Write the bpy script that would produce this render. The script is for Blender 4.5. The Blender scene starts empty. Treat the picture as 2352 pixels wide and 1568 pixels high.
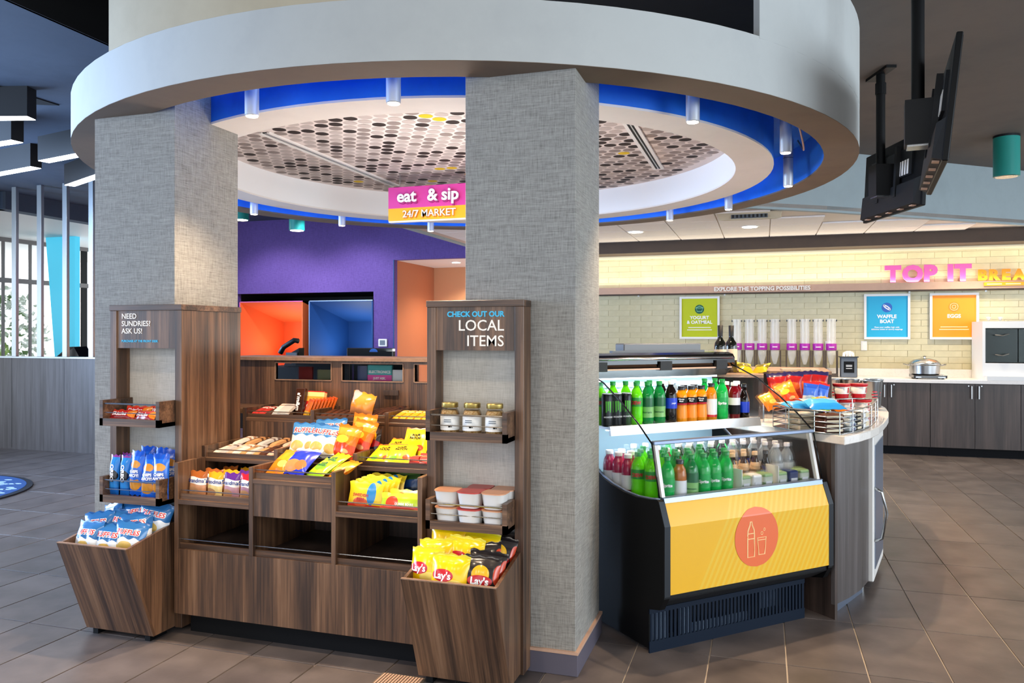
import bpy, math, random
from mathutils import Vector, Matrix
random.seed(7)
S = bpy.context.scene
COL = S.collection
PI = math.pi
R = math.radians

def lin(h):
    h = h.lstrip('#')
    o = []
    for i in (0, 2, 4):
        c = int(h[i:i + 2], 16) / 255
        o.append(c / 12.92 if c <= .04045 else ((c + .055) / 1.055) ** 2.4)
    return (o[0], o[1], o[2], 1.0)

# ------------------------------------------------------------------ camera
cam = bpy.data.cameras.new('camera')
cam.sensor_width = 36.0
cam.lens = 36.0 * 1800 / 2352
cam.shift_y = -(784 - 767) / 2352
cam.clip_start = .05
co = bpy.data.objects.new('camera', cam)
COL.objects.link(co)
co.location = (0, 0, 1.45)
co.rotation_euler = (R(90), 0, R(17.8))
S.camera = co

# ------------------------------------------------------------------ world, lights, exposure
S.view_settings.view_transform = 'Standard'
S.view_settings.look = 'None'
S.view_settings.gamma = 1.0
S.view_settings.use_curve_mapping = False
S.view_settings.exposure = 1.1
S.cycles.use_denoising = True
S.cycles.max_bounces = 7
S.cycles.diffuse_bounces = 4
S.cycles.glossy_bounces = 3
S.cycles.transmission_bounces = 5
S.cycles.transparent_max_bounces = 8
S.cycles.caustics_reflective = False
S.cycles.caustics_refractive = False
S.cycles.sample_clamp_indirect = 4.0
wd = bpy.data.worlds.new('overcast_sky')
S.world = wd
wd.use_nodes = True
bg = wd.node_tree.nodes['Background']
bg.inputs[0].default_value = (.86, .93, 1.0, 1)
bg.inputs[1].default_value = 1.25

def lamp(kind, name, loc, energy, color, rot=(0, 0, 0), size=.2, size_y=None, spot=None, blend=.6):
    l = bpy.data.lights.new(name, kind)
    l.energy = energy
    l.color = color
    if kind == 'AREA':
        l.size = size
        if size_y:
            l.shape = 'RECTANGLE'
            l.size_y = size_y
    else:
        l.shadow_soft_size = size
    if kind == 'SPOT':
        l.spot_size = spot
        l.spot_blend = blend
    o = bpy.data.objects.new(name, l)
    COL.objects.link(o)
    o.location = loc
    o.rotation_euler = rot
    return o

WARM = (1.0, .80, .58)
NEUT = (1.0, .92, .82)
COOL = (.78, .88, 1.0)
# added area lamp out of view, fills in assumed daylight from the left
lamp('AREA', 'left_daylight_fill', (-9.6, 2.2, 1.9), 540, (.44, .65, 1.0), (R(90), 0, R(-90)), 6.0, 2.6)
# added unseen area lamp, brightens faces turned right; no glazing modelled there
lamp('AREA', 'right_side_fill', (6.8, 1.6, 1.8), 150, (.74, .88, 1.0), (R(90), 0, R(90)), 5.0, 2.4)
# assumed lobby ceiling lights, added behind the camera without fixtures
for x, y in ((-3.2, -.6), (-.9, -1.2), (1.4, -.4)):
    lamp('AREA', 'assumed_lobby_light', (x, y, 3.25), 22, NEUT, (0, 0, 0), .9)
for x, y in ((-1.4, 2.0), (-2.9, 1.9), (1.6, 2.6), (2.3, 6.2)):
    lamp('SPOT', 'assumed_lobby_downlight', (x, y, 3.28), 60, WARM, (0, 0, 0), .06, spot=R(80))  # assumed downlights above the view, added to warm the floor, no fixtures

# ------------------------------------------------------------------ materials
M = {}
def nmat(name):
    m = bpy.data.materials.new(name)
    m.use_nodes = True
    nt = m.node_tree
    b = nt.nodes['Principled BSDF']
    M[name] = m
    return m, nt, b

def mat(name, col, rough=.5, metal=0.0, emit=None, es=1.0, trans=0.0, coat=0.0, alpha=1.0, ior=1.45, spec=None):
    m, nt, b = nmat(name)
    c = lin(col) if isinstance(col, str) else col
    b.inputs['Base Color'].default_value = c
    b.inputs['Roughness'].default_value = rough
    b.inputs['Metallic'].default_value = metal
    b.inputs['Transmission Weight'].default_value = trans
    b.inputs['Coat Weight'].default_value = coat
    b.inputs['IOR'].default_value = ior
    b.inputs['Alpha'].default_value = alpha
    if spec is not None:
        b.inputs['Specular IOR Level'].default_value = spec
    if emit:
        b.inputs['Emission Color'].default_value = lin(emit) if isinstance(emit, str) else emit
        b.inputs['Emission Strength'].default_value = es
    return m

def ramp(nt, stops, interp='LINEAR'):
    r = nt.nodes.new('ShaderNodeValToRGB')
    r.color_ramp.interpolation = interp
    e = r.color_ramp.elements
    while len(e) > 1:
        e.remove(e[-1])
    e[0].position = stops[0][0]
    e[0].color = lin(stops[0][1])
    for p, c in stops[1:]:
        k = e.new(p)
        k.color = lin(c)
    return r

def coords(nt, scale, which='Object'):
    tc = nt.nodes.new('ShaderNodeTexCoord')
    mp = nt.nodes.new('ShaderNodeMapping')
    mp.inputs['Scale'].default_value = scale
    nt.links.new(tc.outputs[which], mp.inputs['Vector'])
    return mp

def noise(nt, vec, scale, detail=4, rough=.6):
    n = nt.nodes.new('ShaderNodeTexNoise')
    n.inputs['Scale'].default_value = scale
    n.inputs['Detail'].default_value = detail
    n.inputs['Roughness'].default_value = rough
    nt.links.new(vec.outputs[0], n.inputs['Vector'])
    return n

def wood(name, stops, scale=(9, 9, .55), rough=.38):
    m, nt, b = nmat(name)
    mp = coords(nt, scale)
    n1 = noise(nt, mp, 1.6, 6, .62)
    mp2 = coords(nt, tuple(s * 5 if s > 2 else s * 1.5 for s in scale))
    n2 = noise(nt, mp2, 2.2, 4, .6)
    mx = nt.nodes.new('ShaderNodeMath')
    mx.operation = 'MULTIPLY_ADD'
    mx.inputs[1].default_value = .35
    nt.links.new(n2.outputs['Fac'], mx.inputs[0])
    mu = nt.nodes.new('ShaderNodeMath')
    mu.operation = 'MULTIPLY'
    mu.inputs[1].default_value = .65
    nt.links.new(n1.outputs['Fac'], mu.inputs[0])
    nt.links.new(mu.outputs[0], mx.inputs[2])
    r = ramp(nt, stops)
    nt.links.new(mx.outputs[0], r.inputs[0])
    nt.links.new(r.outputs[0], b.inputs['Base Color'])
    b.inputs['Roughness'].default_value = rough
    bp = nt.nodes.new('ShaderNodeBump')
    bp.inputs['Strength'].default_value = .08
    bp.inputs['Distance'].default_value = .004
    nt.links.new(n2.outputs['Fac'], bp.inputs['Height'])
    nt.links.new(bp.outputs[0], b.inputs['Normal'])
    return m

WST = [(.30, '#1f1511'), (.42, '#3b2a20'), (.50, '#583f2e'), (.58, '#74553e'), (.70, '#8d6e57')]
wood('wood', WST)
wood('wood_horizontal', WST, (.55, 9, 9))
wood('wood_slant', WST, (9, .4, .55))
wood('wood_edge', [(.3, '#6a5140'), (.6, '#9a7c66')], (3, 3, 3), .45)
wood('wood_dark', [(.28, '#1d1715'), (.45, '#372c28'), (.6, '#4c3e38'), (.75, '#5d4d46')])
wood('wood_grey', [(.28, '#2a2626'), (.45, '#423c3b'), (.6, '#565050'), (.75, '#68605e')])

def linen(name, a, b_, c):
    m, nt, b = nmat(name)
    m1 = coords(nt, (14, 14, 230))
    m2 = coords(nt, (230, 230, 14))
    n1 = noise(nt, m1, 1.0, 3, .7)
    n2 = noise(nt, m2, 1.0, 3, .7)
    m3 = coords(nt, (1, 1, 1))
    n3 = noise(nt, m3, 60, 3, .6)
    ad = nt.nodes.new('ShaderNodeMath')
    nt.links.new(n1.outputs['Fac'], ad.inputs[0])
    nt.links.new(n2.outputs['Fac'], ad.inputs[1])
    a2 = nt.nodes.new('ShaderNodeMath')
    a2.operation = 'MULTIPLY_ADD'
    a2.inputs[1].default_value = .25
    nt.links.new(n3.outputs['Fac'], a2.inputs[0])
    nt.links.new(ad.outputs[0], a2.inputs[2])
    dv = nt.nodes.new('ShaderNodeMath')
    dv.operation = 'MULTIPLY'
    dv.inputs[1].default_value = 1 / 2.25
    nt.links.new(a2.outputs[0], dv.inputs[0])
    r = ramp(nt, [(.36, a), (.5, b_), (.64, c)])
    nt.links.new(dv.outputs[0], r.inputs[0])
    nt.links.new(r.outputs[0], b.inputs['Base Color'])
    b.inputs['Roughness'].default_value = .8
    bp = nt.nodes.new('ShaderNodeBump')
    bp.inputs['Strength'].default_value = .25
    bp.inputs['Distance'].default_value = .003
    nt.links.new(ad.outputs[0], bp.inputs['Height'])
    nt.links.new(bp.outputs[0], b.inputs['Normal'])
    return m

linen('linen', '#6f6d69', '#8f8d88', '#a5a39d')
linen('linen_pale', '#a8a49d', '#bab6ae', '#c6c2bb')
linen('purple_wall', '#4a3270', '#5c4288', '#694e96')

def mottled(name, cols, scale=3.0, rough=.5, bump=0, spec=None, fine=0):
    m, nt, b = nmat(name)
    mp = coords(nt, (1, 1, 1), 'Object')
    n = noise(nt, mp, scale, 6, .65)
    r = ramp(nt, [(.3 + .4 * i / (len(cols) - 1), c) for i, c in enumerate(cols)])
    nt.links.new(n.outputs['Fac'], r.inputs[0])
    nt.links.new(r.outputs[0], b.inputs['Base Color'])
    b.inputs['Roughness'].default_value = rough
    if spec is not None:
        b.inputs['Specular IOR Level'].default_value = spec
    if bump:
        bp = nt.nodes.new('ShaderNodeBump')
        bp.inputs['Strength'].default_value = bump
        bp.inputs['Distance'].default_value = .002
        n2 = noise(nt, mp, fine or scale * 12, 4, .6)
        nt.links.new(n2.outputs['Fac'], bp.inputs['Height'])
        nt.links.new(bp.outputs[0], b.inputs['Normal'])
    return m

def stone(name):
    m, nt, b = nmat(name)
    geo = nt.nodes.new('ShaderNodeNewGeometry')
    oi = nt.nodes.new('ShaderNodeObjectInfo')
    n = nt.nodes.new('ShaderNodeTexNoise')
    n.inputs['Scale'].default_value = 5
    n.inputs['Detail'].default_value = 6
    nt.links.new(geo.outputs['Position'], n.inputs['Vector'])
    ad = nt.nodes.new('ShaderNodeMath')
    ad.operation = 'MULTIPLY_ADD'
    ad.inputs[1].default_value = .18
    nt.links.new(oi.outputs['Random'], ad.inputs[0])
    nt.links.new(n.outputs['Fac'], ad.inputs[2])
    r = ramp(nt, [(.32, '#4a4341'), (.58, '#5f5653'), (.85, '#706662')])
    nt.links.new(ad.outputs[0], r.inputs[0])
    nt.links.new(r.outputs[0], b.inputs['Base Color'])
    n2 = nt.nodes.new('ShaderNodeTexNoise')
    n2.inputs['Scale'].default_value = 60
    nt.links.new(geo.outputs['Position'], n2.inputs['Vector'])
    bp = nt.nodes.new('ShaderNodeBump')
    bp.inputs['Strength'].default_value = .12
    bp.inputs['Distance'].default_value = .002
    nt.links.new(n2.outputs['Fac'], bp.inputs['Height'])
    nt.links.new(bp.outputs[0], b.inputs['Normal'])
    b.inputs['Roughness'].default_value = .36
    return m
stone('floor_stone')
mat('grout', '#c4b8ac', .85)
mottled('fascia_white', ['#b4b7b7', '#bbbebd', '#b8bbba'], 2, .7)
mottled('fascia_shade_cream', ['#b0a48c', '#b9ad95', '#c0b59c'], 2, .75)  # shade on the upper drum put into colour; plain cream on the vent
mottled('soffit_shade_taupe', ['#68584a', '#706050', '#6b5b4d'], 2.5, .8)  # shade of the ring's unlit underside put into the colour
mottled('annulus_white', ['#e3ddd8', '#eae4df', '#e6e0da'], 2, .7)
mat('drum_white', '#f2f2f3', .65)
mottled('cove_blue', ['#0a64cc', '#0f74e0', '#0b6ad4'], 2, .55)
mat('cove_light', '#9fc4ff', .5, emit=(.22, .52, 1, 1), es=4)
mottled('ceiling_dark', ['#5a534f', '#645c57', '#5e5753'], 1.5, .85)
mottled('ceiling_blue_grey', ['#414d5e', '#4a5668', '#455163'], 1.5, .85)
mat('ceiling_black', '#141416', .9)
mottled('bulkhead_grey', ['#94a2a8', '#9cabb1', '#98a6ac'], 2, .75)
mottled('brown_paint', ['#41342b', '#4a3b30', '#45382e'], 2, .7)
mottled('ceiling_tile', ['#ece6e2', '#f2edea', '#efe9e6'], 30, .85, .2)
mat('ceiling_grid', '#cfc4bc', .6)
mottled('wall_tile', ['#b8ae8c', '#c4ba96', '#ccc2a0'], 3, .18)
mat('tile_joint', '#dcd2b2', .8)
mat('cream_wall', '#ded4b4', .6)
mottled('rail_beige', ['#b8947e', '#c49f88', '#bd9983'], 3, .5)
mottled('quartz', ['#d8d1cb', '#e4ded8', '#dcd6d0'], 40, .25)
mat('white_plastic', '#e3e0dc', .35)
mat('white_paint', '#e9e6e2', .5)
mat('black_plastic', '#090a0c', .5, spec=.22)
mat('black_gloss', '#08090b', .12)
mat('black_matte', '#101114', .6)
mat('grey_plastic', '#5b626b', .4)
mat('dark_metal', '#26292d', .4, .6)
mat('steel', '#b7b9bb', .25, 1)
mat('aluminium', '#d3d6d9', .4, .55)
mat('blue_steel', '#7f8ca3', .3, .7)
mat('gold_lid', '#b9a15c', .3, .85)
mat('glass', '#ffffff', .02, trans=1.0, alpha=.13, ior=1.1)
mat('glass_green', '#d8efe4', .03, trans=1.0, alpha=.25, ior=1.1)
mat('tube_clear', '#f4f2ee', .1, alpha=.3)
mat('acrylic', '#ffffff', .05, trans=1.0, alpha=.35, ior=1.15)
mat('lamp_glow', '#ffffff', .5, emit='#fff1dc', es=14)
mat('linear_glow', '#ffffff', .5, emit='#f2f6ff', es=9)
mat('cool_glow', '#ffffff', .5, emit='#dfefff', es=3)
mat('cove_glow', '#ffffff', .5, emit='#ffe0a8', es=1.6)
mat('teal_paint', '#1f8f86', .4)
mat('teal_bright', '#1f8f86', .4)
mat('toe_kick', '#0f0f11', .7, spec=.15)
mat('baseboard_grey', '#5a5663', .5)
mat('cream_letter', '#f3ebe0', .5)
mat('sky_letter', '#3fb4dc', .5)
mat('magenta', '#d8409a', .45)
mat('magenta_dark', '#a01f6e', .5)
mat('pink_letter', '#e05fae', .4)
mat('amber', '#f08a0c', .45)
mat('amber_sign', '#f6b11c', .45)
mat('amber_dark', '#d07a0c', .5)
mat('white_letter', '#f6f3f4', .4)
mat('orange_niche', '#dd6630', .6)
mat('blue_niche', '#15447f', .6)
mat('niche_black', '#0c0a0d', .6)
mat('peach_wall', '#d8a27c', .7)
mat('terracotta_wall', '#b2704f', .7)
mat('lime_print', '#b9c314', .4)
mat('sky_print', '#22a7d0', .4)
mat('orange_print', '#f8951f', .4)
mat('green_dark', '#0d5a45', .4)
mat('blue_mid', '#2b63b8', .4)
mat('orange_mid', '#ef8420', .4)
mat('mint', '#a5e0c4', .4)
mat('sand_print', '#ffd9a0', .4)
mat('magenta_band', '#a4219b', .4)
mat('smoke_base', '#4a3c30', .3)
mat('coral_disc', '#df6a3e', .35)
mat('mat_blue', '#20487f', .9)
mat('mat_edge', '#14151d', .8)
mat('mat_print', '#a9c2ec', .9)
mat('screen', '#1b2124', .2)
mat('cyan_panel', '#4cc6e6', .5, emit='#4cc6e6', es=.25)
mat('outside_white', '#ffffff', .9)
mat('shrub', '#a9c470', .8)
mat('shrub_dark', '#4f6a3f', .8)
mat('trunk', '#54442f', .8)
mat('car_red', '#b04a45', .4)
mat('mullion', '#6d6664', .45)
mat('post_metal', '#aab2b8', .3, .85)
mat('dark_joint', '#201d1c', .8)
for n, c in dict(dot_black='#2a1f1a', dot_grey='#8d807b', dot_light='#b9ada8', dot_yellow='#dcb91c', dot_base='#e2d6d1').items():
    mat(n, c, .8)

def yellow_panel():
    m, nt, b = nmat('yellow_panel')
    tc = nt.nodes.new('ShaderNodeTexCoord')
    sx = nt.nodes.new('ShaderNodeSeparateXYZ')
    nt.links.new(tc.outputs['Object'], sx.inputs[0])
    def mth(op, a, b2=None, c2=None):
        n = nt.nodes.new('ShaderNodeMath')
        n.operation = op
        for i, v in enumerate((a, b2, c2)):
            if v is None:
                continue
            if isinstance(v, (int, float)):
                n.inputs[i].default_value = v
            else:
                nt.links.new(v, n.inputs[i])
        return n.outputs[0]
    k = mth('MULTIPLY_ADD', sx.outputs['Z'], -.55, sx.outputs['X'])
    sn = mth('SINE', mth('MULTIPLY', k, 190.0))
    on = mth('MULTIPLY', mth('GREATER_THAN', sn, .1), mth('GREATER_THAN', k, .02))
    mx = nt.nodes.new('ShaderNodeMix')
    mx.data_type = 'RGBA'
    nt.links.new(on, mx.inputs['Factor'])
    mx.inputs['A'].default_value = lin('#e2ab1b')
    mx.inputs['B'].default_value = lin('#e0b536')
    nt.links.new(mx.outputs['Result'], b.inputs['Base Color'])
    b.inputs['Roughness'].default_value = .28
yellow_panel()

def printmat(name, h, bands, blobs=(), wave=(0, 0), rough=.22, axis='Z'):
    """a printed foil wrapper: bands up the height (fractions), ellipses on the front"""
    m, nt, b = nmat(name)
    tc = nt.nodes.new('ShaderNodeTexCoord')
    sx = nt.nodes.new('ShaderNodeSeparateXYZ')
    nt.links.new(tc.outputs['Object'], sx.inputs[0])
    def mth(op, a, b2=None, c2=None):
        n = nt.nodes.new('ShaderNodeMath')
        n.operation = op
        for i, v in enumerate((a, b2, c2)):
            if v is None:
                continue
            if isinstance(v, (int, float)):
                n.inputs[i].default_value = v
            else:
                nt.links.new(v, n.inputs[i])
        return n.outputs[0]
    z = mth('DIVIDE', sx.outputs[axis], h)
    if wave[0]:
        z = mth('MULTIPLY_ADD', mth('SINE', mth('MULTIPLY', sx.outputs['X'], wave[1])), wave[0], z)
    r = ramp(nt, bands, 'CONSTANT')
    nt.links.new(z, r.inputs[0])
    cur = r.outputs[0]
    for (cx, cz, rx, rz, col) in blobs:
        a = mth('DIVIDE', mth('SUBTRACT', sx.outputs['X'], cx), rx)
        c = mth('DIVIDE', mth('SUBTRACT', sx.outputs[axis], cz), rz)
        q = mth('ADD', mth('MULTIPLY', a, a), mth('MULTIPLY', c, c))
        mx = nt.nodes.new('ShaderNodeMix')
        mx.data_type = 'RGBA'
        nt.links.new(mth('LESS_THAN', q, 1.0), mx.inputs['Factor'])
        nt.links.new(cur, mx.inputs['A'])
        mx.inputs['B'].default_value = lin(col)
        cur = mx.outputs['Result']
    nt.links.new(cur, b.inputs['Base Color'])
    b.inputs['Roughness'].default_value = rough
    return m

# ------------------------------------------------------------------ lettering (built-in font, turned to mesh once)
TXT = {}
def need(key, s, size, off=0.0, ext=0.0, align='CENTER'):
    cu = bpy.data.curves.new('t_' + key, 'FONT')
    cu.body = s
    cu.size = size
    cu.offset = off * size
    cu.extrude = ext
    cu.align_x = align
    cu.resolution_u = 3
    o = bpy.data.objects.new('t_' + key, cu)
    COL.objects.link(o)
    TXT[key] = o
for a in (('sun1', 'NEED', .037, .012, .0008, 'LEFT'), ('sun2', 'SUNDRIES?', .037, .012, .0008, 'LEFT'), ('sun3', 'ASK US!', .037, .012, .0008, 'LEFT'), ('frontdesk', 'PURCHASE AT THE FRONT DESK', .0152, .03, .0008, 'LEFT'),
          ('check', 'CHECK OUT OUR', .032, .035, .0008, 'RIGHT'), ('local', 'LOCAL', .066, .005, .001, 'RIGHT'), ('items', 'ITEMS', .066, .005, .001, 'RIGHT'),
          ('eat', 'eat', .140, .022, .008, 'LEFT'), ('sip', '& sip', .140, .022, .008, 'LEFT'), ('market', '24/7 MARKET', .082, .006, .004, 'LEFT'),
          ('explore', 'EXPLORE THE TOPPING POSSIBILITIES', .072, .035, .006, 'LEFT'),
          ('T', 'T', .275, .06, .015, 'LEFT'), ('O', 'O', .275, .06, .015, 'LEFT'), ('P', 'P', .275, .06, .015, 'LEFT'), ('I', 'I', .275, .06, .015, 'LEFT'),
          ('b_B', 'B', .175, .055, .012, 'LEFT'), ('b_R', 'R', .175, .055, .012, 'LEFT'), ('b_E', 'E', .175, .055, .012, 'LEFT'), ('b_A', 'A', .175, .055, .012, 'LEFT'),
          ('yogurt', 'YOGURT\n& OATMEAL', .062, .03, .001), ('waffle', 'WAFFLE\nBOAT', .062, .03, .001), ('eggs', 'EGGS', .062, .03, .001),
          ('p2', 'Float your waffles high with\ndelicious sweet or savory toppings', .026, .01, .0008),
          ('ruffles', 'RUFFLES', .030, .025, 0), ('ruffles_o', 'RUFFLES', .030, .11, 0), ('ruffles_big', 'RUFFLES', .036, .025, 0), ('ruffles_big_o', 'RUFFLES', .036, .11, 0), ('lays', "Lay's", .038, .03, 0), ('cookie', "Grandma's", .026, .02, 0),
          ('oreo', 'OREO', .030, .05, 0), ('ahoy', 'CHIPS\nAHOY!', .019, .05, 0), ('mm', "m&m's", .036, .04, 0), ('swedish', 'SWEDISH\nFISH', .018, .03, 0), ('gummi', 'GUMMI BEARS', .014, .03, 0),
          ('sour', 'SOUR\nPATCH', .018, .04, 0), ('kit', 'KitKat', .026, .03, 0), ('skit', 'Skittles', .028, .03, 0), ('dew', 'DEW', .024, .05, 0), ('seag', "Seagram's", .013, .02, 0), ('minute', 'Minute\nMaid', .011, .03, 0), ('sprite', 'Sprite', .02, .04, 0),
          ('monster', 'MONSTER', .0105, .02, 0), ('pepsi', 'pepsi', .012, .02, 0), ('elec', 'ELECTRONICS', .021, .03, 0), ('elec2', 'JUST ASK.', .018, .03, 0)):
    need(*a)
bpy.context.view_layer.update()
_dg = bpy.context.evaluated_depsgraph_get()
for k, o in list(TXT.items()):
    me = bpy.data.meshes.new_from_object(o.evaluated_get(_dg))
    vs = [tuple(v.co) for v in me.vertices]
    fs = [tuple(p.vertices) for p in me.polygons]
    TXT[k] = (vs, fs)
    bpy.data.meshes.remove(me)
    cu = o.data
    bpy.data.objects.remove(o)
    bpy.data.curves.remove(cu)

# ------------------------------------------------------------------ builders
class MB:
    def __init__(s):
        s.v = []
        s.f = []
    def add(s, vs, fs):
        n = len(s.v)
        s.v += [tuple(p) for p in vs]
        s.f += [tuple(i + n for i in q) for q in fs]
        return s
    def box(s, x0, x1, y0, y1, z0, z1):
        vs = [(x0, y0, z0), (x1, y0, z0), (x1, y1, z0), (x0, y1, z0), (x0, y0, z1), (x1, y0, z1), (x1, y1, z1), (x0, y1, z1)]
        return s.add(vs, [(0, 3, 2, 1), (4, 5, 6, 7), (0, 1, 5, 4), (1, 2, 6, 5), (2, 3, 7, 6), (3, 0, 4, 7)])
    def hexa(s, b4, t4):
        return s.add(list(b4) + list(t4), [(0, 3, 2, 1), (4, 5, 6, 7), (0, 1, 5, 4), (1, 2, 6, 5), (2, 3, 7, 6), (3, 0, 4, 7)])
    def prism(s, poly, h0, h1, axis='z'):
        n = len(poly)
        if axis == 'z':
            vs = [(x, y, h0) for x, y in poly] + [(x, y, h1) for x, y in poly]
        elif axis == 'x':
            vs = [(h0, x, y) for x, y in poly] + [(h1, x, y) for x, y in poly]
        else:
            vs = [(x, h0, y) for x, y in poly] + [(x, h1, y) for x, y in poly]
        fs = [tuple(range(n - 1, -1, -1)), tuple(range(n, 2 * n))] + [(i, (i + 1) % n, n + (i + 1) % n, n + i) for i in range(n)]
        return s.add(vs, fs)
    def lathe(s, prof, n=16, cx=0, cy=0, cap=True, sq=None):
        vs = []
        for r, z in prof:
            for k in range(n):
                a = 2 * PI * (k + .5) / n
                c, d = math.cos(a), math.sin(a)
                if sq:
                    q = (abs(c) ** sq + abs(d) ** sq) ** (-1 / sq)
                    c, d = c * q, d * q
                vs.append((cx + r * c, cy + r * d, z))
        fs = []
        for j in range(len(prof) - 1):
            for k in range(n):
                fs.append((j * n + k, j * n + (k + 1) % n, (j + 1) * n + (k + 1) % n, (j + 1) * n + k))
        if cap:
            if prof[0][0] > 1e-6:
                fs.append(tuple(range(n - 1, -1, -1)))
            if prof[-1][0] > 1e-6:
                fs.append(tuple((len(prof) - 1) * n + k for k in range(n)))
        return s.add(vs, fs)
    def tube(s, path, r, n=6, closed=False):
        pts = [Vector(p) for p in path]
        vs, fs = [], []
        m = len(pts)
        for i, p in enumerate(pts):
            if closed:
                t = pts[(i + 1) % m] - pts[i - 1]
            else:
                t = pts[min(i + 1, m - 1)] - pts[max(i - 1, 0)]
            t.normalize()
            u = t.cross(Vector((0, 0, 1)))
            if u.length < 1e-3:
                u = t.cross(Vector((1, 0, 0)))
            u.normalize()
            w = t.cross(u)
            for k in range(n):
                a = 2 * PI * k / n
                vs.append(tuple(p + u * (r * math.cos(a)) + w * (r * math.sin(a))))
        for i in range(m if closed else m - 1):
            j = (i + 1) % m
            for k in range(n):
                fs.append((i * n + k, i * n + (k + 1) % n, j * n + (k + 1) % n, j * n + k))
        if not closed:
            fs.append(tuple(range(n - 1, -1, -1)))
            fs.append(tuple((m - 1) * n + k for k in range(n)))
        return s.add(vs, fs)
    def arc(s, cx, cy, r0, r1, z0, z1, a0, a1, n=24):
        full = abs(a1 - a0) >= 359.9
        m = n if full else n + 1
        vs = []
        for i in range(m):
            a = R(a0 + (a1 - a0) * i / n)
            c, d = math.cos(a), math.sin(a)
            vs += [(cx + r0 * c, cy + r0 * d, z0), (cx + r1 * c, cy + r1 * d, z0), (cx + r1 * c, cy + r1 * d, z1), (cx + r0 * c, cy + r0 * d, z1)]
        fs = []
        for i in range(n):
            j = (i + 1) % m
            for k in range(4):
                fs.append((i * 4 + k, j * 4 + k, j * 4 + (k + 1) % 4, i * 4 + (k + 1) % 4))
        if not full:
            fs += [(0, 1, 2, 3), (4 * n + 3, 4 * n + 2, 4 * n + 1, 4 * n)]
        return s.add(vs, fs)
    def text(s, key, fn):
        vs, fs = TXT[key]
        return s.add([fn(*p) for p in vs], fs)
    def build(s, name, m, parent=None, loc=(0, 0, 0), rot=(0, 0, 0), smooth=False, bevel=0, kind=None, auto=False):
        me = bpy.data.meshes.new(name)
        me.from_pydata(s.v, [], s.f)
        me.materials.append(M[m] if isinstance(m, str) else m)
        if smooth:
            me.polygons.foreach_set('use_smooth', [True] * len(me.polygons))
        if auto:
            me.polygons.foreach_set('use_smooth', [True] * len(me.polygons))
            me.set_sharp_from_angle(angle=R(38))
        me.update()
        o = bpy.data.objects.new(name, me)
        COL.objects.link(o)
        o.location = loc
        o.rotation_euler = rot
        o.parent = parent
        if bevel:
            b = o.modifiers.new('bevel', 'BEVEL')
            b.width = bevel
            b.segments = 1
            b.limit_method = 'ANGLE'
        if kind:
            o['kind'] = kind
        return o

def tag(o, label, cat, group=None):
    o['label'] = label
    o['category'] = cat
    if group:
        o['group'] = group
    return o
def thing(name, label, cat, loc=(0, 0, 0), rot=(0, 0, 0), group=None):
    o = bpy.data.objects.new(name, None)
    COL.objects.link(o)
    o.location = loc
    o.rotation_euler = rot
    o.empty_display_size = .1
    return tag(o, label, cat, group)
def struct(o, label=None):
    o['kind'] = 'structure'
    if label:
        o['label'] = label
    return o
def dup(o, loc, rot, label, group=None, parent=None):
    c = o.copy()
    COL.objects.link(c)
    c.location = loc
    c.rotation_euler = rot
    c['label'] = label
    if group:
        c['group'] = group
    for ch in o.children:
        d = ch.copy()
        COL.objects.link(d)
        d.parent = c
        for g in ch.children:
            e = g.copy()
            COL.objects.link(e)
            e.parent = d
    return c
class Proto:
    """first place() moves the thing itself, later ones copy it"""
    def __init__(s, o):
        s.o = o
        s.used = False
    def place(s, loc, rot, label, group=None):
        if not s.used:
            s.used = True
            o = s.o
            o.location = loc
            o.rotation_euler = rot
            o['label'] = label
            if group:
                o['group'] = group
            return o
        return dup(s.o, loc, rot, label, group)
ORD = ['first', 'second', 'third', 'fourth', 'fifth', 'sixth', 'seventh', 'eighth', 'ninth', 'tenth', 'eleventh', 'twelfth', 'thirteenth']
flat = lambda y0: (lambda x, y, z: (x, y0 - z, y))
def lettering(key, m, parent, x, y, z, name='lettering'):
    """text facing -y, its origin at x, y, z in the parent's space"""
    return MB().text(key, lambda a, b, c: (x + a, y - c, z + b)).build(name, m, parent)

# ================================================================== SETTING
CX, CY = -2.06, 5.5
TX, TY = .3285, .63
fl = struct(MB().box(-16, 7, -6, 11.05, -.06, -.006).build('floor', 'grout'), 'grey brown stone tile floor')
fw = (-math.sin(R(17.8)), math.cos(R(17.8)))
rt = (math.cos(R(17.8)), math.sin(R(17.8)))
tiles = []
for i in range(-49, 21):
    for j in range(-14, 13):
        x0 = .096 + i * TX
        y0 = 4.27 + j * TY
        cx, cy = x0 + TX / 2, y0 + TY / 2
        if cy > 11.2 or cx < -16 or cx > 7:
            continue
        D = cx * fw[0] + cy * fw[1]
        L = cx * rt[0] + cy * rt[1]
        seen = D > 1.9 and abs(L / D) < .70 and not (-3.2 < cx < -.3 and cy > 3.9) and not (-12 < cx < -4 and cy > 7.6) and not (cy > 10.5)
        tiles.append((D if seen else 99, x0, y0))
tiles.sort()
tm = None
g = .0032
rest = MB()
for k, (D, x0, y0) in enumerate(tiles):
    if k < 300 and D < 99:
        if tm is None:
            o = MB().box(g, TX - g, g, TY - g, -.02, 0).build('floor_tile', 'floor_stone', fl, (x0, y0, 0), bevel=.0012)
            tm = o
        else:
            o = tm.copy()
            COL.objects.link(o)
            o.location = (x0, y0, 0)
    else:
        rest.box(x0 + g, x0 + TX - g, y0 + g, y0 + TY - g, -.02, 0)
rest.build('floor_tile_field', 'floor_stone', fl, kind='stuff')

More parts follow.
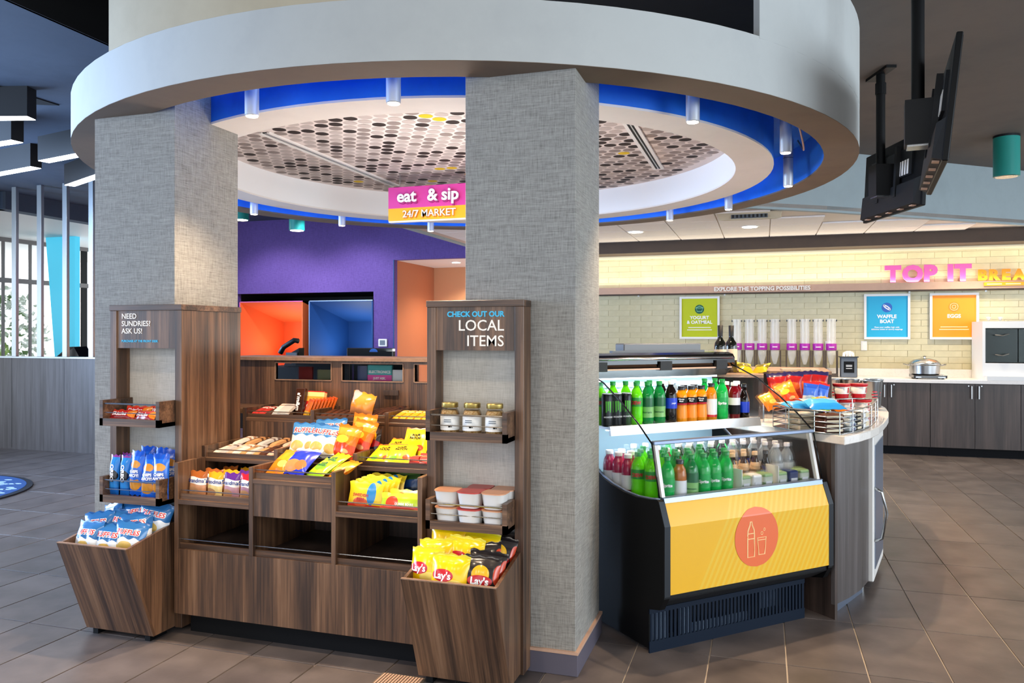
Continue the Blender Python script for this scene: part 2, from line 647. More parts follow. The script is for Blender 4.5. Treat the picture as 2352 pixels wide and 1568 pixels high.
# ceilings
struct(MB().box(-16, -4.01, -6, 11.05, 3.31, 3.4).build('ceiling', 'ceiling_blue_grey'), 'dark blue grey painted ceiling on the entrance side')
cd = MB().box(-1.9, 7, -6, 5, 3.31, 3.4).box(-4.01, 7, 5, 11.05, 3.31, 3.4)
struct(cd.build('ceiling', 'ceiling_dark'), 'dark charcoal painted ceiling around the ring')
cb = MB().box(-4.01, -1.9, -6, 5, 4.1, 4.15).box(-4.03, -4.005, -6, 5, 3.31, 4.1).box(-1.905, -1.88, -6, 5, 3.31, 4.1).box(-4.01, -1.9, 4.99, 5.02, 3.31, 4.1)
struct(cb.build('ceiling', 'ceiling_black'), 'black raised ceiling pocket beside the ring')
struct(MB().prism([(-5.44, 4.93), (-5.46, 4.2), (-6.6, 4.2), (-6.1, 4.6)], 3.302, 3.312).build('trim_1', 'ceiling_black'), 'black triangular ceiling inset')

# back wall: purple part, hall opening, tiled part
pw = MB().box(-9.4, -8.325, 10.99, 11.1, 0, 3.31).box(-8.325, -5.8, 10.99, 11.1, 2.115, 3.31).box(-8.325, -5.8, 10.99, 11.1, 0, .9).box(-5.8, -5.444, 10.99, 11.1, 0, 3.31).box(-5.444, -2.6, 10.99, 11.1, 2.596, 3.31)
struct(pw.build('wall_back', 'purple_wall'), 'purple textured back wall behind the desk')
struct(MB().box(-8.4, -5.7, 11.1, 12.4, .85, .9).box(-8.4, -5.7, 11.1, 12.4, 2.115, 2.16).box(-8.4, -8.325, 11.1, 12.4, .9, 2.115).box(-5.8, -5.7, 11.1, 12.4, .9, 2.115).box(-8.4, -5.7, 12.4, 12.45, .85, 2.16).build('trim_2', 'niche_black'), 'black lined niche in the purple wall')
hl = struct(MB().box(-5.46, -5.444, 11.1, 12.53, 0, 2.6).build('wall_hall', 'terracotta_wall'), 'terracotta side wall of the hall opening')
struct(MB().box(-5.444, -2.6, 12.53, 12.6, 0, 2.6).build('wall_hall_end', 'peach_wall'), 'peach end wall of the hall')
struct(MB().box(-5.444, -2.6, 11.1, 12.6, 2.596, 2.62).build('ceiling_hall', 'white_paint'), 'white ceiling of the hall')
struct(MB().box(-2.6, -2.55, 10.99, 12.6, 0, 3.31).build('wall_hall_right', 'peach_wall'))
tw = struct(MB().box(-2.55, 6.9, 11.0, 11.1, 0, 3.31).build('wall_kitchen', 'tile_joint'), 'cream tiled wall behind the breakfast counter')
# wall tiles 305 x 76 mm, running bond
wt = None
cnt = 0
restw = MB()
cand = []
for j in range(0, 22):
    z0 = .93 + j * .0775
    if z0 + .076 > 2.60:
        break
    for i in range(0, 18):
        x0 = -2.4 + i * .3065 + (.153 if j % 2 else 0)
        lit = (2.0 < z0 < 2.12)
        cand.append((1 if lit or (z0 > 2.15 and x0 < -.2) else 0, x0, z0))
cand.sort(key=lambda c: c[0])
for pr, x0, z0 in cand:
    if cnt < 300:
        if wt is None:
            o = wt = MB().box(.0015, .305, -.008, .001, .0015, .076).build('wall_tile', 'wall_tile', tw, (x0, 11.0, z0), bevel=.0015)
        else:
            o = wt.copy()
            COL.objects.link(o)
            o.location = (x0, 11.0, z0)
        cnt += 1
    else:
        restw.box(x0 + .0015, x0 + .305, 10.992, 11.001, z0 + .0015, z0 + .076)
restw.build('wall_tile_field', 'wall_tile', tw, kind='stuff')
struct(MB().box(-2.6, 6.9, 10.6, 10.99, 2.545, 2.72).build('trim_3', 'brown_paint'), 'dark brown soffit beam above the tiled wall')
struct(MB().box(-2.5, 3.6, 10.985, 10.995, 2.50, 2.545).build('trim_4', 'cream_wall'))
# kitchen ceiling and bulkhead
kp = [(-4.03, 11.0), (-4.03, 8.0), (-1.0, 7.72), (-.094, 8.08), (.614, 8.548), (2.825, 10.284), (3.7, 11.0)]
kc = struct(MB().prism(kp, 2.712, 2.75).build('ceiling_kitchen', 'ceiling_grid'), 'white tiled ceiling over the breakfast area')
def inside(x, y):
    r = False
    for k in range(len(kp)):
        (x0, y0), (x1, y1) = kp[k], kp[(k + 1) % len(kp)]
        if (y0 > y) != (y1 > y) and x < (x1 - x0) * (y - y0) / (y1 - y0) + x0:
            r = not r
    return r
ct = None
for i in range(14):
    for j in range(6):
        x0 = -4.37 + i * .555
        y0 = 7.80 + j * .555
        if all(inside(x0 + a, y0 + b) for a in (.02, .53) for b in (.02, .53)) and y0 < 10.5:
            if ct is None:
                o = ct = MB().box(.006, .549, .006, .549, -.006, .012).build('ceiling_panel', 'ceiling_tile', kc, (x0, y0, 2.70), bevel=.003)
            else:
                o = ct.copy()
                COL.objects.link(o)
                o.location = (x0, y0, 2.70)
bk = MB()
for k in range(1, len(kp) - 2 + 1):
    (x0, y0), (x1, y1) = kp[k - 1] if k == 1 else kp[k - 1], kp[k]
for k in range(len(kp) - 1):
    (x0, y0), (x1, y1) = kp[k], kp[k + 1]
    d = Vector((x1 - x0, y1 - y0)).normalized()
    nx, ny = -d.y * .06, d.x * .06
    bk.hexa([(x0, y0, 2.69), (x1, y1, 2.69), (x1 + nx, y1 + ny, 2.69), (x0 + nx, y0 + ny, 2.69)], [(x0, y0, 3.31), (x1, y1, 3.31), (x1 + nx, y1 + ny, 3.31), (x0 + nx, y0 + ny, 3.31)])
struct(bk.build('trim_5', 'bulkhead_grey'), 'grey bulkhead dropping to the breakfast ceiling')

# columns
def column(x0, x1, label):
    o = struct(MB().box(x0, x1, 3.248, 3.748, 0, 2.855).build('column', 'linen', bevel=.002), label)
    o['category'] = 'column'
    MB().box(x0 - .012, x1 + .012, 3.236, 3.76, 0, .092).build('baseboard', 'baseboard_grey', o, bevel=.002)
    MB().box(x0 - .014, x1 + .014, 3.234, 3.762, .092, .104).build('baseboard_trim', 'rail_beige', o)
column(-3.345, -2.832, 'square column in grey linen wallcovering behind the sundries tower')
column(-1.26, -.76, 'square column in grey linen wallcovering beside the drinks cooler')

# ceiling ring
rg = bpy.data.objects.new('ceiling_ring', None)
COL.objects.link(rg)
struct(rg, 'large round ceiling ring with white fascia, blue cove and dotted centre')
N = 96
MB().arc(CX, CY, 2.62, 2.635, 2.58, 2.84, 0, 360, N).build('fascia', 'fascia_white', rg, auto=True)
MB().arc(CX, CY, 2.43, 2.6345, 2.578, 2.59, 0, 360, N).build('soffit', 'soffit_shade_taupe', rg)
MB().arc(CX, CY, 2.43, 2.44, 2.59, 2.86, 0, 360, N).build('cove_face', 'cove_blue', rg, auto=True)
MB().arc(CX, CY, 2.44, 2.622, 2.825, 2.838, 0, 360, N).build('ring_top', 'ceiling_dark', rg)
MB().arc(CX, CY, 2.115, 2.125, 2.59, 2.86, 0, 360, N).build('cove_face', 'cove_blue', rg, auto=True)
MB().arc(CX, CY, 2.1, 2.46, 2.86, 2.875, 0, 360, N).build('cove_top', 'cove_blue', rg)
MB().arc(CX, CY, 2.127, 2.14, 2.79, 2.83, 30, 312, N).build('light_strip', 'cove_light', rg)
MB().arc(CX, CY, 1.88, 2.125, 2.578, 2.59, 0, 360, N).build('annulus', 'annulus_white', rg)
MB().arc(CX, CY, 1.88, 1.89, 2.59, 2.83, 0, 360, N).build('drum', 'drum_white', rg, auto=True)
MB().arc(CX, CY, 0, 1.9, 2.81, 2.83, 0, 360, N).build('dotted_panel', 'dot_base', rg)
dots = {k: MB() for k in ('dot_black', 'dot_grey', 'dot_light', 'dot_yellow')}
rr = random.Random(4)
for j in range(-20, 21):
    for i in range(-19, 20):
        x = i * .106 + (.053 if j % 2 else 0)
        y = j * .0918
        if x * x + y * y > 1.83 ** 2 or any(abs(x - a) < .06 and abs(y) < 1.07 for a in (-1.14, 1.24)):
            continue
        p = rr.random()
        k = 'dot_yellow' if p < .013 else 'dot_black' if p < .22 else 'dot_grey' if p < .55 else 'dot_light'
        dots[k].add([(CX + x + .0455 * math.cos(2 * PI * q / 14), CY + y + .0455 * math.sin(2 * PI * q / 14), 2.8085) for q in range(14)], [tuple(range(13, -1, -1))])
for k, b in dots.items():
    b.build('printed_dots', k, rg, kind='stuff')
# upper drum walls standing on the ring
MB().arc(CX, CY, 2.60, 2.6352, 2.84, 4.1, -112.5, -66, 20).build('upper_wall', 'fascia_shade_cream', rg, auto=True)  # same drum surface as the white part, its shading painted as beige
MB().arc(CX, CY, 2.60, 2.635, 2.83, 3.31, -39.2, 60, 40).build('upper_wall', 'fascia_white', rg, auto=True)
# slot diffusers in the dotted ceiling
for x, lab in ((-3.2, 'left of the hanging sign'), (-.82, 'right of the front column')):
    t = thing('slot_diffuser', 'long white linear slot diffuser in the dotted ceiling, ' + lab, 'air diffuser', (x, CY, 2.806), group='slot diffusers in the dotted ceiling')
    for s in (-1, 1):
        MB().box(s * .032 - .012, s * .032 + .012, -.99, .99, -.008, .002).build('flange', 'white_paint', t)
    MB().box(-.02, .02, -.98, .98, -.002, .002).build('slot', 'black_matte', t)
    MB().box(-.004, .004, -.98, .98, -.006, 0).build('blade', 'aluminium', t)

# ring downlights
DL = [(-97.9, 'hanging nearest the left column'), (-78.9, 'in the front cove between the columns'), (-40.8, 'just right of the front column'), (-16.3, 'by the open cove on the right, upper one'), (11.7, 'on the right of the ring, lower one'), (38.7, 'at the back right of the ring'), (57.4, 'at the back of the ring nearest the right column'), (169.6, 'at the back left of the ring beside the left column'), (145.3, 'at the back of the ring above the purple wall'), (122.0, 'under the hanging market sign')]
cyl = MB().lathe([(.030, .0), (.034, .004), (.034, .335)], 20)
for a, lab in DL:
    r = 2.275
    x, y = CX + r * math.cos(R(a)), CY + r * math.sin(R(a))
    t = thing('cylinder_downlight', 'small aluminium cylinder downlight ' + lab, 'downlight', (x, y, 2.51), group='cylinder downlights in the ring cove')
    cyl.build('housing', 'aluminium', t, auto=True)
    MB().lathe([(.0005, -.002), (.028, -.002), (.028, .002)], 16).build('lens', 'lamp_glow', t)
    MB().lathe([(.0345, .2), (.0345, .203)], 20).build('seam', 'dark_metal', t)
    lamp('SPOT', 'ring_downlight_beam', (x, y, 2.505), 85, (1.0, .74, .48), (0, 0, 0), .03, spot=R(100), blend=.7)
# loose cable and bracket in the open cove at the right
w = MB().tube([(CX + 2.31 * math.cos(R(a)), CY + 2.31 * math.sin(R(a)), 2.80 - .16 * math.sin(PI * (a + 16) / 24)) for a in range(-16, 9, 2)], .006)
tag(w.build('cable', 'rail_beige', smooth=True), 'thin cable sagging in the open blue cove', 'cable')

# left side: half wall with metal posts, vestibule ceiling, glazing
lw = struct(MB().box(-16, -6.0, 7.5, 7.64, .0, 1.16).build('wall_left', 'wood_grey'), 'grey wood clad half wall with metal posts')
MB().box(-16, -6.0, 7.48, 7.66, 1.15, 1.168).build('wall_cap', 'post_metal', lw)
for x in (-9.42, -9.02, -8.605, -8.195, -7.785):
    MB().box(x - .036, x + .036, 7.5, 7.545, 1.168, 3.31).build('post', 'post_metal', lw, bevel=.003)
for x in (-9.9, -9.05, -8.2, -7.35):
    MB().box(x - .002, x + .002, 7.4985, 7.501, .02, 1.15).build('panel_joint', 'dark_joint', lw)
struct(MB().box(-9.6, -9.4, 7.7, 11.0, 3.08, 3.31).box(-16, -9.5, 7.66, 7.8, 3.08, 3.31).build('trim_6', 'ceiling_blue_grey'), 'dark header behind the metal posts')
struct(MB().box(-16, -9.6, 7.8, 14, 3.08, 3.12).build('ceiling_vestibule', 'white_paint'), 'white ceiling of the entrance vestibule')
struct(MB().box(-9.42, -9.36, 10.99, 14, 0, 3.31).build('wall_vestibule', 'white_paint'))
wn = bpy.data.objects.new('window_1', None)
COL.objects.link(wn)
struct(wn, 'tall glazed entrance wall with dark mullions')
for y in (7.9, 9.1, 9.95, 10.46, 11.9, 12.9):
    MB().box(-12.215, -12.185, y - .022, y + .022, 0, 3.08).build('mullion', 'mullion', wn)
MB().box(-12.22, -12.18, 11.54, 11.66, 0, 3.08).build('door_jamb', 'black_plastic', wn)
for z in (.05, 2.36, 3.05):
    MB().box(-12.235, -12.165, 7.8, 13, z - .04, z + .04).build('transom', 'mullion', wn)
for y0, y1 in ((7.93, 9.07), (9.13, 9.92), (9.98, 10.43), (10.49, 11.53), (11.7, 12.87)):
    MB().box(-12.205, -12.195, y0, y1, .09, 2.32).build('pane', 'glass', wn)
    MB().box(-12.205, -12.195, y0, y1, 2.4, 3.01).build('pane', 'glass', wn)

# ================================================================== ENTRANCE SIDE
for (x, y, ang, ln, lab) in ((-5.27, 4.533, 196, 1.3, 'highest on the left'), (-6.018, 5.04, 174, 1.2, 'second from the top on the left'), (-6.789, 5.887, 168.5, 1.3, 'third down, cut by the picture edge'),
                             (-6.498, 5.715, 348, 1.3, 'running behind the left rim of the ring'), (-7.276, 6.727, 336, 1.2, 'lowest, beside the left column')):
    t = thing('linear_pendant', 'black box ceiling light with glowing white underside, ' + lab, 'ceiling light', (x, y, 3.08), (0, 0, R(ang)), 'black linear lights on the entrance ceiling')
    MB().box(0, ln, -.055, .055, .004, .232).build('housing', 'black_matte', t)
    MB().box(.004, ln - .004, -.05, .05, 0, .006).build('diffuser', 'linear_glow', t)
tm_ = thing('floor_mat', 'round dark blue entrance mat with pale paw dots on the floor', 'mat', (-7.35, 5.05, 0))
MB().lathe([(.98, 0), (.975, .012), (.93, .014), (.0005, .014)], 48).build('mat_border', 'mat_edge', tm_)
MB().lathe([(.925, .0145), (.92, .0165), (.0005, .0165)], 48).build('mat_pile', 'mat_blue', tm_)
rr = random.Random(2)
for k in range(30):
    a, r_ = rr.uniform(-.2, 1.3), rr.uniform(.35, .85)
    x, y = r_ * math.cos(a), r_ * math.sin(a)
    MB().add([(x + .045 * math.cos(q * PI / 4), y + .026 * math.sin(q * PI / 4), .0172) for q in range(8)], [tuple(range(8))]).build('printed_dot', 'mat_print', tm_)
cp = MB().hexa([(-11.25, 10.2, 0), (-10.92, 10.2, 0), (-10.92, 10.3, 0), (-11.25, 10.3, 0)], [(-11.55, 10.2, 3.08), (-10.92, 10.2, 3.08), (-10.92, 10.3, 3.08), (-11.55, 10.3, 3.08)])
tag(cp.build('accent_panel', 'cyan_panel'), 'slanted cyan blade wall inside the entrance', 'panel')
t = thing('touch_screen', 'black tilted touch screen standing behind the half wall', 'screen', (-8.85, 8.2, 0))
MB().box(-.12, .12, -.1, .1, 0, .04).box(-.03, .03, -.03, .03, .04, 1.12).build('stand', 'black_plastic', t)
MB().hexa([(-.23, -.05, 1.1), (.23, -.05, 1.1), (.23, .16, 1.11), (-.23, .16, 1.11)], [(-.23, -.04, 1.13), (.1, -.04, 1.275), (.1, .17, 1.285), (-.23, .17, 1.275)]).build('display', 'black_gloss', t)
# outdoors beyond the glazing
struct(MB().box(-40, -12.3, -2, 30, -.2, -.05).build('ground', 'outside_white'), 'pale paving outside the glazed entrance')
rr = random.Random(9)
def shrub(x, y, h, w, m, label):
    t = thing('shrub', label, 'shrub', (x, y, -.05), group='shrubs outside the glazing')
    MB().tube([(0, 0, 0), (.03, .02, h * .5)], .04).build('stem', 'trunk', t)
    b = MB()
    for k in range(420):
        a, e, q = rr.uniform(0, 2 * PI), rr.uniform(-1, 1), rr.uniform(.3, 1) ** .5
        c = math.sqrt(1 - e * e)
        p = Vector((w * q * c * math.cos(a), w * q * c * math.sin(a), h * .55 + h * .45 * q * e))
        u = Vector((rr.uniform(-1, 1), rr.uniform(-1, 1), rr.uniform(-1, 1))).normalized() * .10
        v = u.orthogonal().normalized() * .05
        b.add([p - u, p + v, p + u, p - v], [(0, 1, 2, 3)])
    b.build('foliage', m, t, kind='stuff')
shrub(-14.3, 11.0, 1.9, .6, 'shrub', 'pale green leafy shrub outside, left of the cyan panel')
shrub(-15.5, 12.6, 2.6, .9, 'shrub_dark', 'tall dark green shrub outside behind the pale one')
shrub(-14.9, 9.4, 1.6, .6, 'shrub', 'low pale green shrub outside at the left picture edge')

# ================================================================== PURPLE WALL
for x0, m, lab in ((-8.256, 'orange_niche', 'open orange lined display box glowing in the black niche'), (-6.942, 'blue_niche', 'open blue lined display box beside the orange one')):
    w_ = 1.20 if x0 < -7 else 1.14
    t = thing('display_box', lab, 'display box', (x0, 11.0, .92), group='coloured boxes in the black niche')
    b = 1.065
    MB().box(0, .02, -.03, 1.24, 0, b).build('side_panel', m, t)
    MB().box(w_ - .02, w_, -.03, 1.24, 0, b).build('side_panel', m, t)
    MB().hexa([(0, -.03, b - .02), (w_, -.03, b - .02), (w_, 1.24, b - .33), (0, 1.24, b - .33)], [(0, -.03, b), (w_, -.03, b), (w_, 1.24, b), (0, 1.24, b)]).build('top_panel', m, t)
    MB().box(0, w_, -.03, 1.24, 0, .02).build('bottom_panel', m, t)
    MB().box(0, w_, 1.2, 1.24, 0, b - .3).build('back_panel', m, t)
    MB().box(0, w_, -.036, -.03, b - .012, b).box(0, .012, -.036, -.03, 0, b).build('edge_trim', 'pink_letter' if x0 < -7 else 'blue_steel', t)
    lamp('AREA', 'niche_lamp', (x0 + w_ / 2, 11.6, .97), 5 if x0 < -7 else 7, (1, .95, .9) if x0 < -7 else (.8, .9, 1), (PI, 0, 0), .5)
t = thing('thermostat', 'small white thermostat with grey screen on purple wall', 'thermostat', (-5.63, 10.985, 1.315))
MB().box(-.075, .075, -.025, .0, -.06, .06).build('case', 'white_plastic', t, bevel=.008)
MB().box(-.045, .045, -.028, -.024, -.035, .04).build('display', 'grey_plastic', t)
struct(MB().box(-5.455, -5.442, 10.975, 10.995, 0, 2.6).build('trim_7', 'blue_niche'))
t = thing('recessed_light', 'round recessed downlight in the hall ceiling', 'downlight', (-4.67, 11.63, 2.594))
MB().lathe([(.085, -.006), (.085, .002)], 20).build('trim_ring', 'white_paint', t)
MB().lathe([(.0005, -.008), (.065, -.008)], 20, cap=False).build('lens', 'lamp_glow', t)
lamp('SPOT', 'hall_light', (-4.4, 11.9, 2.57), 70, (1, .78, .55), (0, 0, 0), .06, spot=R(140))
# teal cylinder lights
for (x, y, z0, z1, lab) in ((2.17, 8.42, 2.925, 3.31, 'on the dark ceiling at the right'), (-6.4, 9.8, 2.94, 3.31, 'in front of the purple wall'), (-7.2, 9.6, 3.10, 3.31, 'at the left edge of the purple wall')):
    t = thing('teal_ceiling_light', 'large teal cylinder ceiling light ' + lab, 'ceiling light', (x, y, z0), group='teal cylinder lights')
    MB().lathe([(.105, 0), (.11, .003), (.11, z1 - z0 - .02)], 28).build('cylinder', 'teal_paint', t, auto=True)
    MB().lathe([(.112, z1 - z0 - .02), (.112, z1 - z0)], 28).build('canopy', 'dark_metal', t)
    MB().lathe([(.0005, -.003), (.09, -.003), (.1, .004)], 24).build('lens', 'lamp_glow' if x < 0 else 'steel', t)
for x in (-7.4, -6.0):
    lamp('SPOT', 'desk_wash', (x, 9.6, 3.2), 70, (.85, .85, 1.0), (R(25), 0, 0), .08, spot=R(110))

# ================================================================== BREAKFAST AREA
# recessed lights and ceiling unit
for x, y, lab in ((-1.482, 9.537, 'nearest the column'), (-.153, 9.48, 'beside the ceiling projector unit')):
    t = thing('recessed_light', 'round recessed downlight in the tiled breakfast ceiling, ' + lab, 'downlight', (x, y, 2.694), group='breakfast ceiling downlights')
    MB().lathe([(.105, -.006), (.105, .002)], 24).build('trim_ring', 'white_paint', t)
    MB().lathe([(.0005, -.008), (.085, -.008)], 24, cap=False).build('lens', 'lamp_glow', t)
for x, y in ((-1.48, 9.2), (-.15, 9.2), (1.2, 9.7), (2.4, 10.25)):
    lamp('SPOT', 'breakfast_downlight', (x, y, 2.67), 60, (1, .86, .66), (0, 0, 0), .07, spot=R(125), blend=.8)
t = thing('ceiling_vent', 'cream ceiling air unit with dark grille in the breakfast ceiling', 'air vent', (-.14, 8.62, 2.70))
MB().hexa([(-.30, -.2, -.07), (.30, -.2, -.07), (.26, .2, -.02), (-.26, .2, -.02)], [(-.32, -.25, 0), (.32, -.25, 0), (.32, .25, 0), (-.32, .25, 0)]).build('housing', 'fascia_shade_cream', t)
MB().box(-.18, .18, -.235, -.20, -.06, -.02).build('grille', 'grey_plastic', t)
for k in range(9):
    MB().box(-.17 + k * .04, -.15 + k * .04, -.24, -.205, -.055, -.025).build('grille_slat', 'black_matte', t)
# cove strip behind the brown beam
cs = MB().box(-2.4, 3.5, 10.90, 10.94, 2.546, 2.556).build('cove_strip_light', 'cove_glow')
tag(cs, 'warm light strip hidden behind the brown beam above the tiles', 'light strip')
lamp('AREA', 'cove_wash', (.5, 10.86, 2.54), 7, (1, .86, .60), (0, 0, 0), 5.8, .08)
lamp('AREA', 'assumed_rail_uplight', (.5, 10.9, 2.105), 13, (1, .88, .68), (R(180 + 18), 0, 0), 5.8, .05)  # assumed lamp added to brighten wall and ceiling above the rail, no fixture
# signboard rail with lettering
t = thing('sign_rail', 'beige sign rail with raised white letters on the tiled wall', 'sign', (0, 10.99, 2.0))
MB().box(-2.5, 3.6, -.11, 0, .005, .098).build('rail', 'rail_beige', t, bevel=.002)
MB().box(-2.5, 3.6, -.10, -.005, -.012, .005).build('rail_shade_strip', 'brown_paint', t)  # dark strip that paints in the shadow band under the rail
lettering('explore', 'cream_letter', t, -.637, -.118, .028)
for x in (-1.66, -.5, 1.75, 2.6):
    MB().lathe([(.012, -.03), (.012, -.012)], 8, x, -.05).build('bracket', 'aluminium', t)
def letters(name, keys, x, z, y, m, label, gap):
    t = thing(name, label, 'sign', (0, y, z))
    for k in keys:
        if k == ' ':
            x += .1
            continue
        vs = TXT[k][0]
        mn, mx = min(v[0] for v in vs), max(v[0] for v in vs)
        MB().text(k, lambda a, b, c: (x + a - mn, -c, b)).build('letter', m, t)
        x += mx - mn + gap
    return x
print('TOPIT end', letters('letter_sign', ['T', 'O', 'P', ' ', 'I', 'T'], 1.463, 2.113, 10.92, 'pink_letter', 'pink raised letters TOP IT standing on the sign rail', .012))
letters('letter_sign', ['b_B', 'b_R', 'b_E', 'b_A'], 2.51, 2.113, 10.92, 'amber', 'amber raised letters BREA after the pink ones', .018)
t = thing('subtitle_bar', 'thin amber caption strip under the amber letters', 'sign', (2.56, 10.87, 2.05))
MB().box(0, .6, -.008, .008, -.012, .03).build('strip', 'amber_sign', t)
for k in range(3):
    MB().box(.03 + k * .2, .19 + k * .2, -.011, -.006, .0, .016).build('caption', 'sand_print', t)

# posters
def poster(x0, x1, m, disc, icon, key, small, label):
    w_ = x1 - x0
    t = thing('poster', label, 'poster', ((x0 + x1) / 2, 10.985, 1.384), group='framed breakfast posters')
    h = .578
    f = MB().box(-w_ / 2, w_ / 2, -.03, -.002, 0, .028).box(-w_ / 2, w_ / 2, -.03, -.002, h - .028, h).box(-w_ / 2, -w_ / 2 + .028, -.03, -.002, .028, h - .028).box(w_ / 2 - .028, w_ / 2, -.03, -.002, .028, h - .028)
    f.build('frame', 'white_paint', t)
    MB().box(-w_ / 2 + .028, w_ / 2 - .028, -.012, -.002, .028, h - .028).build('print', m, t)
    MB().add([(.062 * math.cos(q * PI / 12), -.0135, .405 + .062 * math.sin(q * PI / 12)) for q in range(24)], [tuple(range(24))]).build('disc', disc, t)
    b = MB()
    if icon == 'bowl':
        b.tube([(-.048, -.015, .425), (-.03, -.015, .375), (.03, -.015, .375), (.048, -.015, .425), (0, -.015, .447)], .004, 4, True)
        b.tube([(-.046, -.015, .422), (.046, -.015, .422)], .003, 4)
        im = 'mint'
    elif icon == 'waffle':
        for s in (1, .62):
            b.tube([(.047 * s * math.cos(q * PI / 8) * .9 - .012 * s * math.sin(q * PI / 8) * .4, -.015, .405 + .022 * s * math.sin(q * PI / 8) - .025 * s * math.cos(q * PI / 8)) for q in range(16)], .004, 4, True)
        im = 'white_letter'
    else:
        for s in (.044, .02):
            b.tube([(s * math.cos(q * PI / 8) * (1.12 if q % 4 == 2 else 1), -.015, .405 + s * math.sin(q * PI / 8)) for q in range(16)], .004, 4, True)
        im = 'sand_print'
    b.build('icon', im, t)
    n = TXT[key][0]
    lettering(key, 'white_letter', t, 0, -.0135, .27, 'title')
    if small == 'p2':
        lettering(small, 'white_letter', t, 0, -.0135, .145, 'caption')
    else:
        for z, w2 in ((.15, .15), (.118, .165)):
            MB().box(-w2, w2, -.0145, -.0125, z, z + .011).build('caption_line', 'sand_print' if icon == 'egg' else 'cream_letter', t)
poster(-1.10, -.568, 'lime_print', 'green_dark', 'bowl', 'yogurt', 'p1', 'lime green yogurt and oatmeal poster in a white frame')
poster(1.228, 1.764, 'sky_print', 'blue_mid', 'waffle', 'waffle', 'p2', 'sky blue waffle boat poster in a white frame')
poster(1.985, 2.528, 'orange_print', 'orange_mid', 'egg', 'eggs', 'p3', 'orange eggs poster in a white frame')
def plate(x, z, label):
    t = thing('outlet_plate', label, 'outlet', (x, 10.99, z), group='outlet plates on the tiled wall')
    MB().box(-.036, .036, -.008, 0, -.06, .06).build('plate', 'white_plastic', t, bevel=.002)
    for s in (-1, 1):
        MB().box(-.016, .016, -.011, -.007, s * .026 - .014, s * .026 + .014).build('socket', 'cream_letter', t)
plate(1.23, 1.30, 'white outlet plate on the tiles left of the blue poster')
plate(-.10, 1.30, 'white outlet plate behind the left group of cereal tubes')
plate(.80, 1.30, 'white outlet plate above the last cereal tube on the right')
# base cabinets
hd = MB().box(-.006, .006, -.03, -.02, 0, .15).box(-.005, .005, -.02, 0, .012, .022).box(-.005, .005, -.02, 0, .128, .138)
for k, x0 in enumerate((-.852, .048, .968, 1.891, 2.83)):
    w_ = .9 if k < 2 else .92 if k == 2 else .938
    t = thing('base_cabinet', ['dark wood base cabinet farthest left, behind the cooler', 'dark wood base cabinet behind the round counter end', 'dark wood base cabinet beside the round counter, one handle showing', 'dark wood base cabinet under the chafing pot', 'dark wood base cabinet at the right picture edge'][k], 'cabinet', (x0, 10.41, 0), group='base cabinets under the breakfast counter')
    MB().box(0, w_, .02, .56, .1, .865).build('body', 'wood_dark', t)
    MB().box(0, w_, .07, .09, 0, .1).build('toe_kick', 'toe_kick', t)
    for s in (0, 1):
        d = MB().box(s * w_ / 2 + .002, (s + 1) * w_ / 2 - .002, 0, .02, .105, .86).build('door', 'wood_dark', t, bevel=.001)
        hx = w_ / 2 + (.038 if s else -.038)
        h_ = hd.build('handle', 'steel', d, (hx, 0, .69))
        MB().lathe([(.008, 0), (.008, .012)], 10).build('lock', 'steel', d, (hx + (.03 if s else -.03), 0, .84), (R(90), 0, 0))
tag(MB().box(-.95, 3.8, 10.37, 10.985, .868, .91).build('countertop', 'quartz', bevel=.003), 'long pale quartz countertop along the tiled wall', 'countertop')
tag(MB().box(-.95, 3.8, 10.965, 10.985, .91, 1.01).build('backsplash', 'quartz', bevel=.002), 'pale quartz upstand behind the countertop', 'backsplash')
# chafing pot on induction plate
t = thing('induction_plate', 'black induction plate under the steel pot on countertop', 'hotplate', (1.90, 10.62, .91))
MB().box(-.18, .18, -.17, .17, .012, .05).build('body', 'black_gloss', t, bevel=.004)
MB().box(-.16, .16, -.178, -.17, .014, .034).build('front_panel', 'steel', t)
MB().box(-.10, .08, -.181, -.177, .018, .03).build('display', 'black_gloss', t)
for sx in (-.14, .14):
    for sy in (-.13, .13):
        MB().lathe([(.015, 0), (.015, .012)], 8, sx, sy).build('foot', 'black_plastic', t)
t = thing('chafing_pot', 'round stainless steel pot with lid on the induction plate', 'pot', (1.87, 10.64, .96))
MB().lathe([(.15, 0), (.165, .01), (.172, .11), (.18, .116)], 28).build('pan', 'steel', t, auto=True)
MB().lathe([(.18, .116), (.17, .14), (.13, .175), (.05, .195), (.0005, .198)], 28).build('lid', 'steel', t, smooth=True)
MB().lathe([(.012, .196), (.012, .212), (.024, .22), (.0005, .228)], 12).build('knob', 'steel', t)
for s in (-1, 1):
    MB().tube([(s * .172, -.05, .105), (s * .22, -.045, .12), (s * .235, 0, .125), (s * .22, .045, .12), (s * .172, .05, .105)], .007).build('handle', 'steel', t)
